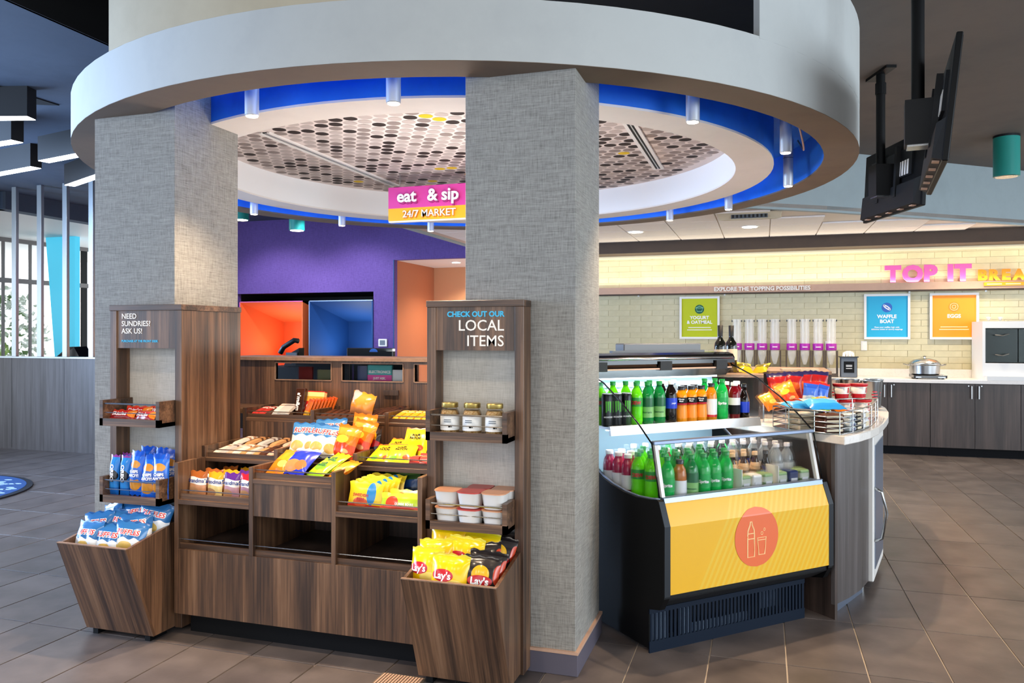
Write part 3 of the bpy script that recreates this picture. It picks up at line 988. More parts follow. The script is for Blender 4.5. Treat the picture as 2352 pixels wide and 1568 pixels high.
# drink machine at right edge
t = thing('snack_case', 'white cabinet with three dark flip-door bins at right edge', 'food case', (2.447, 10.45, .91))
MB().box(0, 1.1, .45, .5, 0, .69).box(0, .03, 0, .45, 0, .69).box(1.07, 1.1, 0, .45, 0, .69).box(.03, 1.07, 0, .45, .61, .69).box(.03, 1.07, .0, .45, 0, .2).build('cabinet', 'white_paint', t)
MB().box(.03, 1.07, -.08, .02, .0, .05).build('drip_tray', 'white_plastic', t)
for k in range(3):
    d = MB().box(.035 + k * .35, .375 + k * .35, .01, .03, .205, .605).build('bin_door', 'glass_green', t)
    MB().box(.035 + k * .35, .375 + k * .35, .06, .4, .21, .6).build('bin', 'screen', t)
    for z in (.3, .53):
        MB().tube([(.13 + k * .35, .0, z), (.2 + k * .35, -.02, z - .01), (.27 + k * .35, .0, z + .012)], .006).build('handle', 'steel', d)
MB().box(.04, .3, .1, .2, .69, .70).build('tray', 'acrylic', t)
for k in range(2):
    MB().lathe([(.012, .70), (.03, .74), (.0005, .745)], 12, .1 + k * .12, .15).build('knob', 'cream_letter', t)
# cereal dispensers
for k in range(8):
    x = (-.335 + k * .158) if k < 4 else (.345 + (k - 4) * .158)
    t = thing('cereal_dispenser', ORD[k] + ' clear cereal tube from the left, purple collar, on countertop', 'dispenser', (x, 10.72, .91), group='cereal dispensers on the breakfast counter')
    MB().lathe([(.056, .42), (.056, .72)], 20, cap=False).build('tube', 'tube_clear', t, smooth=True)
    MB().lathe([(.06, .715), (.06, .735), (.0005, .738)], 20, cap=False).build('lid', 'tube_clear', t)
    for s in (-.06, 0, .06):
        MB().lathe([(.007, .7), (.007, .722)], 6, s, -.02).build('pin', 'dark_metal', t)
    MB().lathe([(.062, .335), (.064, .34), (.064, .415), (.062, .42)], 20).build('collar', 'magenta_band', t, smooth=True)
    MB().box(-.03, .03, -.068, -.063, .37, .38).build('caption', 'cream_letter', t)
    MB().lathe([(.02, .15), (.035, .2), (.054, .27), (.056, .335)], 18).build('funnel', 'tube_clear', t, smooth=True)
    MB().box(-.074, .074, -.09, .062, 0, .04).build('stand', 'smoke_base', t)
    for s in (-.066, .066):
        MB().box(s - .008, s + .011, -.03, .05, .04, .33).build('upright', 'smoke_base', t)
t = thing('cutlery_caddy', 'clear box of white spoons with black label on countertop', 'caddy', (1.01, 10.62, .91))
MB().box(-.095, .095, -.07, .07, .004, .01).box(-.095, -.09, -.07, .07, .01, .25).box(.09, .095, -.07, .07, .01, .25).box(-.095, .095, -.07, -.066, .01, .25).box(-.095, .095, .066, .07, .01, .25).build('box', 'grey_plastic', t)
MB().box(-.11, .11, -.085, .085, .25, .262).build('rim', 'black_gloss', t)
MB().box(-.06, .06, -.0735, -.0705, .06, .2).build('panel', 'black_plastic', t)
for z in (.15, .135, .11):
    MB().box(-.035, .035, -.0755, -.073, z, z + .006).build('print_line', 'white_letter', t)
for k in range(10):
    x = -.07 + .14 * k / 9
    MB().tube([(x, random.uniform(-.04, .04), .2), (x * .8, 0, .30 + .03 * math.cos(x * 18))], .009, 5).build('spoon', 'cream_letter', t)

# ================================================================== TELEVISIONS
def tv(name, p0, p1, z0, z1, pole, tilt, lab):
    """back faces the market; p0 near end, p1 far end"""
    a = Vector((p1[0] - p0[0], p1[1] - p0[1], 0))
    L = a.length
    ang = math.atan2(a.y, a.x)
    t = thing('television', lab, 'television', ((p0[0] + p1[0]) / 2, (p0[1] + p1[1]) / 2, (z0 + z1) / 2), (tilt, 0, ang), 'televisions hung from the dark ceiling')
    h = (z1 - z0) / 2
    # local x along the set, +y towards the market side (back of the set)
    MB().box(-L / 2, L / 2, -.012, .016, -h, h).build('panel', 'black_plastic', t, bevel=.004)
    MB().box(-L / 2 + .012, L / 2 - .012, -.0135, -.0118, -h + .014, h - .012).build('screen', 'black_gloss', t)
    MB().hexa([(-L / 2 + .02, .016, -h + .01), (L / 2 - .02, .016, -h + .01), (L / 2 - .02, .016, -h + .2), (-L / 2 + .02, .016, -h + .2)], [(-L / 2 + .04, .055, -h + .02), (L / 2 - .04, .055, -h + .02), (L / 2 - .05, .05, -h + .18), (-L / 2 + .05, .05, -h + .18)]).build('rear_housing', 'black_matte', t)
    MB().box(-.3, .3, .016, .03, -.02, .17).build('rear_cover', 'dark_metal', t)
    for s in (-1, 1):
        MB().box(s * .13 - .015, s * .13 + .015, .03, .06, -.15, .2).build('mount_arm', 'black_matte', t)
    for k in range(4):
        MB().box(-.26 + k * .035, -.24 + k * .035, .03, .033, -.01, .09).build('port', 'white_plastic', t)
    for k in range(5):
        MB().box(-L / 2 + .06 + k * L * .19, -L / 2 + .1 + k * L * .19, .02, .05, -h + .006, -h + .012).build('foot_slot', 'rail_beige', t)
    q = thing('television_mount', lab.replace('black television', 'black ceiling pole mount holding the television'), 'mount', (pole[0], pole[1], 0), (0, 0, ang), 'ceiling pole mounts')
    zt = 3.31
    MB().lathe([(.03, (z0 + z1) / 2 - .1), (.03, zt - .02)], 14).build('pole', 'black_plastic', q, auto=True)
    MB().lathe([(.036, zt - .16), (.036, zt - .08)], 14).build('collar', 'black_plastic', q)
    MB().box(-.16, .16, -.035, .035, zt - .02, zt).build('ceiling_plate', 'black_plastic', q)
    MB().box(-.06, .06, -.1, .06, (z0 + z1) / 2 - .12, (z0 + z1) / 2 + .1).build('bracket', 'black_matte', q)
    MB().box(-.05, .05, -.05, .05, (z0 + z1) / 2 - .13, (z0 + z1) / 2 - .12).build('bracket_cap', 'steel', q)
tv('tv', (1.014, 5.724), (.751, 6.543), 2.295, 2.80, (.792, 6.104), R(3), 'black television hung farther back, seen from behind, lower left')
tv('tv', (.800, 3.906), (.905, 4.848), 2.22, 2.79, (.731, 4.331), R(6), 'black television hung nearer, seen almost edge on')

# ================================================================== HANGING SIGN
t = thing('hanging_sign', 'pink and amber hanging sign eat & sip 24/7 market under the ring', 'sign', (-3.026, 6.0, 2.405))
MB().box(0, .86, 0, .03, .105, .283).build('upper_board', 'magenta', t)
MB().box(0, .86, 0, .03, 0, .105).build('lower_board', 'amber_sign', t)
MB().box(0, .86, .006, .05, -.012, 0).build('bottom_rail', 'white_paint', t)
for k, x in (('eat', .087), ('sip', .365)):
    lettering(k, 'magenta_dark', t, x + .006, -.002, .139, 'letter_shadow')
    lettering(k, 'white_letter', t, x, -.012, .155)
lettering('market', 'amber_dark', t, .139, -.001, .016, 'letter_shadow')
lettering('market', 'cream_letter', t, .135, -.008, .026)
for x in (.1, .76):
    MB().tube([(x, .015, .283), (x, .015, .405)], .003).build('cable', 'steel', t)

# ================================================================== MARKET DISPLAY
T = .022
def tower(x0, x1, side, lab):
    """front frame at y=3.141; side = which long side wraps the column (-1 left, 1 right)"""
    t = thing('display_tower', lab, 'display tower', (x0, 3.141, 0))
    W = x1 - x0
    H = 1.595
    b = .04
    # frame boards
    for k, s in enumerate((-1, 1)):
        deep = .452 if s == side else .105
        xa = 0 if s < 0 else W - b
        MB().box(xa, xa + b, 0, deep, .02, H - .028).build('side_panel', 'wood', t, bevel=.0015)
    MB().box(-.002, W + .002, -.004, .105, H - .028, H).build('top_board', 'wood_horizontal', t, bevel=.0015)
    if side > 0:
        MB().box(W - .135, W + .002, .105, .456, H - .028, H).build('top_board', 'wood_horizontal', t)
    else:
        MB().box(-.002, .135, .105, .456, H - .028, H).build('top_board', 'wood_horizontal', t)
    hp = MB().box(b, W - b, .006, .03, 1.38, H - .028).build('header_panel', 'wood', t)
    MB().box(b, W - b, .088, .1, .56, 1.38).build('back_panel', 'linen_pale', t)
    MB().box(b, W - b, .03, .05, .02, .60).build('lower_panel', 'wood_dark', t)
    for z in (.63, 1.003):
        tr = MB().box(b, W - b, -.105, .085, z, z + .02).build('tray_floor', 'wood_horizontal', t)
        MB().box(b, W - b, -.105, -.085, z + .02, z + .036).build('tray_lip', 'wood_horizontal', tr)
        for xa in (b, W - b - .02):
            MB().box(xa, xa + .02, -.105, .085, z + .0, z + .124).build('tray_side', 'wood_horizontal', tr)
        MB().tube([(b + .02, -.097, z + .108), (W - b - .02, -.097, z + .108)], .004).build('rail', 'steel', tr)
        MB().tube([(b + .02, -.097, z + .064), (W - b - .02, -.097, z + .064)], .0022).build('rail', 'steel', tr)
    return t, hp
tl, hp = tower(-3.136, -2.698, 1, 'tall wood display tower headed NEED SUNDRIES on the left column')
for k in range(3):
    lettering('sun%d' % (k + 1), 'cream_letter', hp, .068, .005, 1.527 - .037 * k)
lettering('frontdesk', 'sky_letter', hp, .068, .005, 1.41)
trt, hp = tower(-1.398, -.957, -1, 'tall wood display tower headed LOCAL ITEMS on the right column')
lettering('check', 'sky_letter', hp, .353, .005, 1.525)
lettering('local', 'cream_letter', hp, .353, .005, 1.465)
lettering('items', 'cream_letter', hp, .353, .005, 1.399)

def bin_(x0, x1, lab):
    t = thing('chip_bin', lab, 'bin', (x0, 3.14, 0), group='tapered wood chip bins')
    W = x1 - x0
    yb, yt = -.15, -.32
    k = .014
    zf, zb = .48, .537
    MB().hexa([(0, yb, .03), (W, yb, .03), (W, yb + k, .03), (0, yb + k, .03)], [(0, yt, zf), (W, yt, zf), (W, yt + k, zf), (0, yt + k, zf)]).build('front_panel', 'wood_slant', t)
    for xa in (0, W - k):
        MB().hexa([(xa, yb + k, .03), (xa + k, yb + k, .03), (xa + k, -.004, .03), (xa, -.004, .03)], [(xa, yt + k, zf), (xa + k, yt + k, zf), (xa + k, -.004, zb), (xa, -.004, zb)]).build('side_panel', 'wood', t)
    MB().box(k, W - k, -.022, -.004, .03, zb).build('back_panel', 'wood', t)
    MB().box(k, W - k, yb + k, -.022, .03, .045).build('base_panel', 'wood_dark', t)
    MB().hexa([(k, -.25, .30), (W - k, -.25, .30), (W - k, -.025, .33), (k, -.025, .33)], [(k, -.25, .31), (W - k, -.25, .31), (W - k, -.025, .34), (k, -.025, .34)]).build('false_floor', 'wood_dark', t)
    MB().hexa([(0, yt, zf), (W, yt, zf), (W, yt + k, zf), (0, yt + k, zf)], [(0, yt, zf + .004), (W, yt, zf + .004), (W, yt + k, zf + .004), (0, yt + k, zf + .004)]).build('rim', 'wood_edge', t)
    for xa in (.03, W - .06):
        MB().box(xa, xa + .03, -.14, -.03, 0, .03).build('foot', 'black_plastic', t)
    return t
bin_(-3.128, -2.728, 'tapered wood bin of blue and white chip bags on the left')
bin_(-1.369, -.969, 'tapered wood bin of yellow and dark chip bags on the right')

fg = thing('floor_grille', 'pale slatted floor air grille set in the tiles before the right bin', 'floor grille', (-1.45, 2.97, 0))
MB().box(-.10, .10, -.06, .06, -.004, .002).build('frame', 'soffit_shade_taupe', fg)
for k in range(14):
    MB().box(-.09 + k * .0134, -.084 + k * .0134, -.05, .05, .002, .005).build('slat', 'rail_beige', fg)

ds = thing('display_stand', 'wide stepped wood display stand between the two towers', 'display stand', (-2.698, 3.09, 0))
W3 = 1.30
D1, D2 = .433, .867
E_ = ds
Y3, Y4, Y5 = .195, .52, .79
MB().box(0.0, W3, 0, .018, .11, .42).build('base_panel', 'wood', E_, bevel=.001)
MB().box(.03, W3 - .03, .08, .1, 0, .11).build('toe_kick', 'toe_kick', E_)
MB().box(.02, W3 - .02, .018, .55, .40, .42).build('base_shelf', 'wood_dark', E_)  # darker wood puts the deep shade of the lower openings into the colour
# front tier sides and dividers
for x in (0, D1 - T / 2, D2 - T / 2, W3 - T):
    MB().box(x, x + T, .0, Y3 + .005, .42, .833).build('divider', 'wood', E_, bevel=.001)
    MB().box(x, x + T, Y3, Y4, .42, .888).build('divider', 'wood', E_, bevel=.001)
    MB().box(x, x + T, Y4, Y5, .42, 1.05).build('divider', 'wood', E_, bevel=.001)
xs = [(T, D1 - T / 2), (D1 + T / 2, D2 - T / 2), (D2 + T / 2, W3 - T)]
for k, (a, b) in enumerate(xs):
    MB().box(a, b, .53, .55, .42, .82).build('back_panel', 'wood_dark', E_)  # dark colour again stands in for shade at the compartment back
    # lower opening lip and rail
    MB().box(a, b, .015, .03, .42, .447).build('lip', 'wood_horizontal', E_)
    MB().tube([(a, .022, .463), (b, .022, .463)], .0028).build('rail', 'steel', E_)
    if k != 1:
        MB().box(a, b, .0, Y3 + .3, .635, .658).build('shelf', 'wood_horizontal', E_, bevel=.001)
        MB().box(a, b, .015, .027, .658, .684).build('lip', 'wood_horizontal', E_)
        MB().tube([(a, .021, .699), (b, .021, .699)], .0028).build('rail', 'steel', E_)
    else:
        MB().box(a, b, .0, Y3 + .05, .758, .779).build('shelf', 'wood_horizontal', E_, bevel=.001)
        MB().box(a, b, .004, .02, .607, .758).build('drawer_panel', 'wood', E_)
        MB().box(a, b, .015, .027, .779, .806).build('lip', 'wood_horizontal', E_)
        MB().tube([(a, .021, .819), (b, .021, .819)], .0028).build('rail', 'steel', E_)
    # tier three
    MB().box(a, b, Y3, Y4 + .02, .811, .831).build('shelf', 'wood_horizontal', E_, bevel=.001)
    MB().box(a, b, Y3 + .015, Y3 + .027, .831, .853).build('lip', 'wood_horizontal', E_)
    MB().tube([(a, Y3 + .021, .869), (b, Y3 + .021, .869)], .0028).build('rail', 'steel', E_)
    # tier four
    MB().box(a, b, Y4, Y4 + .016, .831, .98).build('riser', 'wood', E_)
    MB().box(a, b, Y4, Y5, .98, .999).build('shelf', 'wood_horizontal', E_, bevel=.001)
    MB().box(a, b, Y4 + .015, Y4 + .027, .999, 1.018).build('lip', 'wood_horizontal', E_)
    MB().tube([(a, Y4 + .021, 1.031), (b, Y4 + .021, 1.031)], .0028).build('rail', 'steel', E_)
MB().box(-.25, 0, Y4 + .0, Y5, 1.02, 1.045).build('side_ledge', 'wood_horizontal', E_)
# tall back with small glazed windows
bp = MB().box(-.30, .025, Y5, Y5 + .02, .9, 1.30).box(1.27, 1.42, Y5, Y5 + .02, .9, 1.30).box(.385, .458, Y5, Y5 + .02, 1.192, 1.284).box(.828, .90, Y5, Y5 + .02, 1.192, 1.284)
bp.box(.025, 1.27, Y5, Y5 + .02, .9, 1.192).box(.025, 1.27, Y5, Y5 + .02, 1.284, 1.30)
bo = bp.build('back_board', 'wood', E_)
MB().box(-.35, 1.42, Y5 - .02, Y5 + .33, 1.30, 1.318).build('desk_ledge', 'wood_edge', E_)
for a, b in ((.025, .385), (.458, .828), (.90, 1.27)):
    MB().box(a, b, Y5 + .004, Y5 + .008, 1.192, 1.284).build('window_pane', 'glass', E_)
    MB().box(a - .006, a, Y5 - .004, Y5 + .02, 1.188, 1.288).box(b, b + .006, Y5 - .004, Y5 + .02, 1.188, 1.288).box(a, b, Y5 - .004, Y5 + .02, 1.186, 1.192).box(a, b, Y5 - .004, Y5 + .02, 1.284, 1.29).build('window_frame', 'wood_edge', E_)
    MB().box(a, b, Y5 + .2, Y5 + .21, 1.15, 1.30).box(a, b, Y5 + .02, Y5 + .2, 1.15, 1.16).build('window_recess', 'black_matte', E_)
def disp(x, w_, h, m, lab, key=None):
    o = tag(MB().box(-w_ / 2, w_ / 2, -.006, .006, 0, h).build('boxed_item', m, loc=(-2.698 + x, 3.09 + Y5 + .1, 1.16)), lab, 'boxed item', 'goods behind the small windows')
    return o
mat('pk_red', '#6e1f1b', .3)
mat('pk_olive', '#63664a', .3)
mat('pk_navy', '#1c2c5e', .3)
mat('pk_teal', '#2fa7a6', .4)
mat('pk_white', '#dcdde0', .4)
disp(.16, .09, .1, 'pk_red', 'red boxed item behind the left display window')
disp(.29, .1, .085, 'pk_olive', 'olive boxed item behind the left display window')
disp(.53, .06, .11, 'pk_navy', 'navy boxed item behind the middle display window')
o = disp(.64, .15, .115, 'pk_teal', 'printed electronics notice behind the middle display window')
MB().box(-.075, .075, -.0075, -.006, .02, .06).build('pink_band', 'magenta', o)
lettering('elec', 'white_letter', o, 0, -.009, .07)
lettering('elec2', 'white_letter', o, 0, -.009, .035)
disp(.76, .08, .09, 'pk_white', 'white blister pack behind the middle display window')

# desk things showing above the ledge
t = thing('monitor', 'grey back of a monitor showing above the desk ledge', 'monitor', (-2.42, 4.55, 1.0))
MB().box(-.165, .165, -.02, .02, .1, .36).build('panel', 'screen', t, bevel=.004)
MB().lathe([(.09, 0), (.09, .012), (.02, .02), (.02, .12)], 16, 0, .04).build('stand', 'black_plastic', t)
MB().add([(.03 + .03 * math.cos(q * PI / 8), -.0215, .335 + .022 * math.sin(q * PI / 8)) for q in range(9)], [tuple(range(9))]).build('logo', 'blue_mid', t)
t = thing('desk_phone', 'black desk phone with handset on stand against orange box', 'phone', (-2.93, 4.45, 1.24))
MB().hexa([(-.05, -.04, 0), (.05, -.04, 0), (.05, .04, 0), (-.05, .04, 0)], [(-.02, -.03, .08), (.06, -.03, .12), (.06, .03, .12), (-.02, .03, .08)]).build('base', 'black_plastic', t)
MB().tube([(-.075, -.04, .085), (-.05, -.04, .125), (.03, -.04, .17), (.06, -.04, .165)], .017, 8).build('handset', 'dark_metal', t, smooth=True)
MB().box(-.03, .05, -.045, -.035, .04, .09).build('keypad', 'grey_plastic', t)
t = thing('service_desk', 'dark wood service desk surface behind the display stand', 'desk', (-2.698, 3.88, 0))
MB().box(-.4, 1.38, .33, .95, .97, 1.0).build('desk_top', 'wood_edge', t)
MB().box(-.4, 1.38, .93, .95, 0, .97).build('modesty_panel', 'wood_dark', t)
MB().box(-.4, 0.0, .4, .8, 1.0, 1.24).build('till_base', 'black_plastic', t)

lamp('AREA', 'ceiling_fill', (-2.05, 4.75, 1.34), 17, (1.0, .92, .86), (PI, 0, 0), .5, 1.2)  # added lamp without a fixture, brightens the dotted ceiling from below

# ================================================================== GOODS
def bag(name, cat, w, h, t, m, nx=12, nz=14, seal=.014, text=(), seed=0, crimp=.0):
    """a pillow bag standing on z=0, front towards -y, text = [(key, material, x, z, name)]"""
    rg_ = random.Random(seed)
    ph = [rg_.uniform(0, 6) for _ in range(6)]
    def th(x, z):
        a = min(1, abs(2 * x / w))
        q = (z - seal) / max(1e-6, h - 2 * seal)
        if q <= 0 or q >= 1:
            return 0.0006
        e = (1 - a ** 3) ** .6
        wr = 1 + .10 * math.sin(x * 55 / w * .3 + ph[0] + z * 30) + .07 * math.sin(x * 90 + ph[1] - z * 25)
        return t / 2 * e * math.sin(PI * q) ** .5 * wr + .0006
    def xx(x, z):
        q = z / h
        return x * (1 - .07 * math.sin(PI * q) + .012 * math.sin(q * 9 + ph[2]))
    b = MB()
    for s in (-1, 1):
        vs = []
        for j in range(nz + 1):
            z = h * j / nz
            for i in range(nx + 1):
                x = -w / 2 + w * i / nx
                zz = z + (.004 * math.sin(i * 1.7 + ph[3]) if j in (0, nz) else 0)
                vs.append((xx(x, z), s * th(x, z), zz))
        fs = []
        for j in range(nz):
            for i in range(nx):
                q = (j * (nx + 1) + i, j * (nx + 1) + i + 1, (j + 1) * (nx + 1) + i + 1, (j + 1) * (nx + 1) + i)
                fs.append(q if s < 0 else q[::-1])
        b.add(vs, fs)
    o = b.build(name, m, smooth=True)
    tag(o, 'x', cat)
    for key, tm2, tx, tz, nm in text:
        MB().text(key, lambda p, q, r: (tx + p, -th(tx + p, tz + q) - (.0012 if 'outline' in nm else .002) - r, tz + q)).build(nm, tm2, o)
    return Proto(o), th

def plaque(b, th, cx, cz, rx, rz, n=20):
    pass

mat('red_print', '#c0202a', .25)
mat('deep_blue', '#123a86', .25)
printmat('m_ruffles', .17, [(0, '#5b86b8'), (.03, '#dfe6ee'), (.5, '#e9edf2'), (.53, '#2e6aa8'), (.97, '#1c4f8c')], [(.0, .055, .035, .022, '#d9b866'), (-.045, .04, .028, .018, '#e0c273')], (.03, 120))
printmat('m_ruffles_big', .185, [(0, '#3a70ad'), (.09, '#f1ede2'), (.58, '#f0ece4'), (.62, '#3f7cb6'), (.97, '#2a62a0')], [(-.035, .062, .036, .024, '#e4b862'), (.042, .058, .032, .024, '#ddae58')], (.03, 100))
printmat('m_lays', .17, [(0, '#f0b400'), (.06, '#f7c60a'), (.6, '#f4c80e'), (.85, '#e0c414'), (.93, '#cdbd18')], [(.03, .055, .04, .02, '#f2d36a'), (-.02, .088, .046, .024, '#c9202a')])
printmat('m_bbq', .17, [(0, '#1d1a1c'), (.3, '#262224'), (.75, '#35302f'), (.9, '#1c1719')], [(.0, .10, .035, .035, '#e7ae22'), (.0, .075, .05, .022, '#bb1f28'), (.07, .1, .02, .04, '#c24022')])
printmat('m_cheetos', .185, [(0, '#d23d12'), (.1, '#e6521a'), (.45, '#f07a1c'), (.7, '#f29a2e'), (.9, '#e8741c')], [(.0, .06, .048, .034, '#e0431a'), (-.01, .108, .034, .02, '#f2c33a'), (.02, .05, .022, .012, '#f5b06a')])
printmat('m_doritos', .2, [(0, '#b3241c'), (.25, '#c8331f'), (.6, '#a31d1f'), (.85, '#2a2350')], [(0, .09, .05, .03, '#e0611f')])
printmat('m_orange', .16, [(0, '#e07818'), (.5, '#f09a24'), (.9, '#e88f22')], [(.02, .06, .03, .02, '#f2b85a')])
printmat('m_lime', .15, [(0, '#7fae1a'), (.2, '#b9d322'), (.7, '#c6d92a'), (.9, '#9cc01e')], [(0, .07, .035, .025, '#7ab82a'), (.025, .04, .02, .013, '#f0d23a')])
printmat('m_yellow_gummy', .16, [(0, '#d8d020'), (.3, '#efd21a'), (.7, '#f3cf18'), (.88, '#e87f2a')], [(-.03, .03, .02, .012, '#7ac032'), (.035, .035, .02, .014, '#e2552a')])
printmat('m_cookie_blue', .17, [(0, '#1b2aa8'), (.12, '#2a3cc4'), (.55, '#2337bb'), (.9, '#e9eaf4')], [(-.01, .045, .05, .03, '#c8824c'), (.04, .05, .03, .026, '#b87440')])
for n, a, c in (('m_gm_brown', '#a45a26', '#c98d62'), ('m_gm_yellow', '#e8a31c', '#e9cf86'), ('m_gm_purple', '#5b2a86', '#b98a96'), ('m_gm_red', '#c4202e', '#a8768a')):
    printmat(n, .13, [(0, c), (.42, c), (.47, '#efe9e2'), (.72, a)], [(-.02, .028, .034, .02, '#b88a62')], (.03, 60))
printmat('m_swedish', .13, [(0, '#d83a2c'), (.16, '#f1cf1e'), (.6, '#f3d622'), (.85, '#f2da3a')], [(.03, .07, .022, .05, '#2a86cc'), (-.02, .03, .035, .02, '#e9603a')])
printmat('m_green_pack', .1, [(0, '#c8402a'), (.25, '#a8c82a'), (.6, '#d9d23a'), (.85, '#8fb82c')], [(-.04, .04, .03, .03, '#d8452c')])
printmat('m_dark_pack', .14, [(0, '#1c2f4a'), (.5, '#1f4478'), (.75, '#3a5a2c'), (.9, '#5a7a3a')], [])
printmat('m_oreo', .21, [(0, '#1c63b8'), (.2, '#2a86d6'), (.8, '#2f8ad8'), (.9, '#8e3f9a')], [(0, .1, .024, .03, '#15151c')])
printmat('m_ahoy', .21, [(0, '#1556c4'), (.1, '#1c66d8'), (.9, '#164fbe')], [(0, .055, .036, .03, '#d08a2c'), (0, .15, .03, .02, '#d9912e'), (0, .105, .038, .03, '#2a5fc0')])
printmat('m_skittles', .06, [(0, '#a5141c'), (.35, '#c41f26'), (.8, '#d8402a')], [(.06, .035, .03, .02, '#e8852a')])

def put(pr, x, y, z, rx, ry, rz, label, group=None):
    return pr.place((x, y, z), (R(rx), R(ry), R(rz)), label, group)

# --- left bin: blue and white bags
P1, f1 = bag('chip_bag', 'chip bag', .165, .17, .07, 'm_ruffles', text=[('ruffles_o', 'white_letter', .0, .108, 'lettering_outline'), ('ruffles', 'red_print', .0, .108, 'lettering')], seed=1)
P1b, _ = bag('chip_bag', 'chip bag', .165, .17, .075, 'm_ruffles', text=[('ruffles_o', 'white_letter', .0, .108, 'lettering_outline'), ('ruffles', 'red_print', .0, .108, 'lettering')], seed=8)
G = 'blue and white chip bags in the left bin'
spots = [(-3.03, 2.89, .445, -16, -3, -6, 'front left corner, logo whole'), (-2.915, 2.895, .44, -16, 2, 4, 'front row, second from left'), (-2.822, 2.91, .455, -18, 6, 12, 'front right corner'),
         (-3.03, 2.965, .475, -14, -8, 8, 'second row, far left'), (-2.925, 2.98, .485, -22, 8, 14, 'middle of the bin, tilted right'), (-2.83, 2.985, .48, -18, -6, 18, 'second row, right side'),
         (-3.02, 3.05, .50, -8, -16, -16, 'back row, far left'), (-2.945, 3.065, .50, -12, 8, 14, 'back row, second from left'), (-2.87, 3.05, .52, -14, -10, 8, 'back row, third from left'), (-2.815, 3.06, .515, -8, 12, 18, 'back right corner')]
for k, s in enumerate(spots):
    put(P1 if k % 2 == 0 else P1b, s[0], s[1], s[2] - .045, s[3], s[4], s[5], 'blue and white chip bag in the left bin, ' + s[6], G)
# --- right bin
P2, f2 = bag('chip_bag', 'chip bag', .165, .17, .07, 'm_lays', text=[('lays', 'white_letter', -.02, .075, 'lettering')], seed=3)
P3, f3 = bag('chip_bag', 'chip bag', .155, .17, .07, 'm_bbq', text=[('lays', 'white_letter', .0, .062, 'lettering')], seed=5)
G = 'yellow chip bags in the right bin'
for s in ((-1.30, 2.905, .415, -14, -4, -12, 'front left corner of the right bin, partly hidden'), (-1.185, 2.86, .41, -12, 2, 0, 'front of the right bin, logo whole'), (-1.27, 2.96, .44, -14, -4, 4, 'second row of the right bin, left'),
          (-1.17, 2.985, .45, -10, 4, -4, 'second row of the right bin, middle'), (-1.27, 3.06, .475, -8, 2, 2, 'back left of the right bin, tallest'), (-1.135, 3.06, .455, -10, 6, 8, 'back row of the right bin, right of the tallest')):
    put(P2, *s[:6], 'yellow potato chip bag, ' + s[6], G)
G = 'dark chip bags in the right bin'
for s in ((-1.065, 2.885, .405, -16, 4, 10, 'front right corner of the right bin'), (-1.07, 2.975, .435, -24, -6, 14, 'right side of the right bin, lying back'), (-1.065, 3.06, .445, -18, 12, 18, 'back right of the right bin'), (-1.06, 2.93, .415, -20, 8, 16, 'right wall of the right bin')):
    put(P3, *s[:6], 'dark flame-printed chip bag, ' + s[6], G)

# --- left tower trays
P4, _ = bag('candy_pack', 'candy', .15, .06, .03, 'm_skittles', 12, 8, .006, text=[('skit', 'white_letter', -.01, .022, 'lettering')], seed=2)
G = 'red candy packs in the upper tray of the sundries tower'
for k, (x, y, rx, rz) in enumerate(((-3.01, 3.08, -35, 4), (-2.87, 3.075, -38, -10), (-2.96, 3.13, -30, 6), (-2.83, 3.14, -32, -4))):
    put(P4, x, y, 1.026 + (.012 if k > 1 else 0), rx, 0, rz, 'red candy pack in the upper sundries tray, ' + ['front left', 'front right', 'behind left', 'behind right'][k], G)
P5, _ = bag('cookie_pack', 'cookie pack', .055, .20, .045, 'm_oreo', 8, 14, .012, seed=4)
o5 = P5.o
MB().text('oreo', lambda p, q, r: (-.0 + q * .8 - .008, -.0245 - r, .115 - p)).build('lettering', 'white_letter', o5)
P6, _ = bag('cookie_pack', 'cookie pack', .085, .215, .05, 'm_ahoy', 9, 14, .012, text=[('ahoy', 'white_letter', 0, .11, 'lettering')], seed=6)
for k, (x, y, rz) in enumerate(((-3.055, 3.085, 2), (-2.99, 3.085, 4), (-3.06, 3.15, -3), (-3.0, 3.15, 3))):
    put(P5, x, y, .652, -4 - 2 * (k > 1), 0, rz, 'narrow blue sandwich cookie pack in the lower sundries tray, ' + ['far left front', 'second from left front', 'far left behind', 'second from left behind'][k], 'narrow cookie packs')
for k, (x, y, rx, rz, z) in enumerate(((-2.915, 3.08, -5, -4, 0), (-2.835, 3.07, -8, 3, -.012), (-2.775, 3.085, -4, 12, -.008), (-2.93, 3.15, -8, 3, .012), (-2.85, 3.155, -7, -4, .008), (-2.78, 3.16, -3, 20, .004))):
    put(P6, x, y, .664 + z, rx, 0, rz, 'blue chocolate chip cookie pack in the lower sundries tray, ' + ['front left of three', 'front middle of three', 'front right by the tray side', 'behind, left', 'behind, middle', 'behind, right with turned corner'][k], 'blue cookie packs')

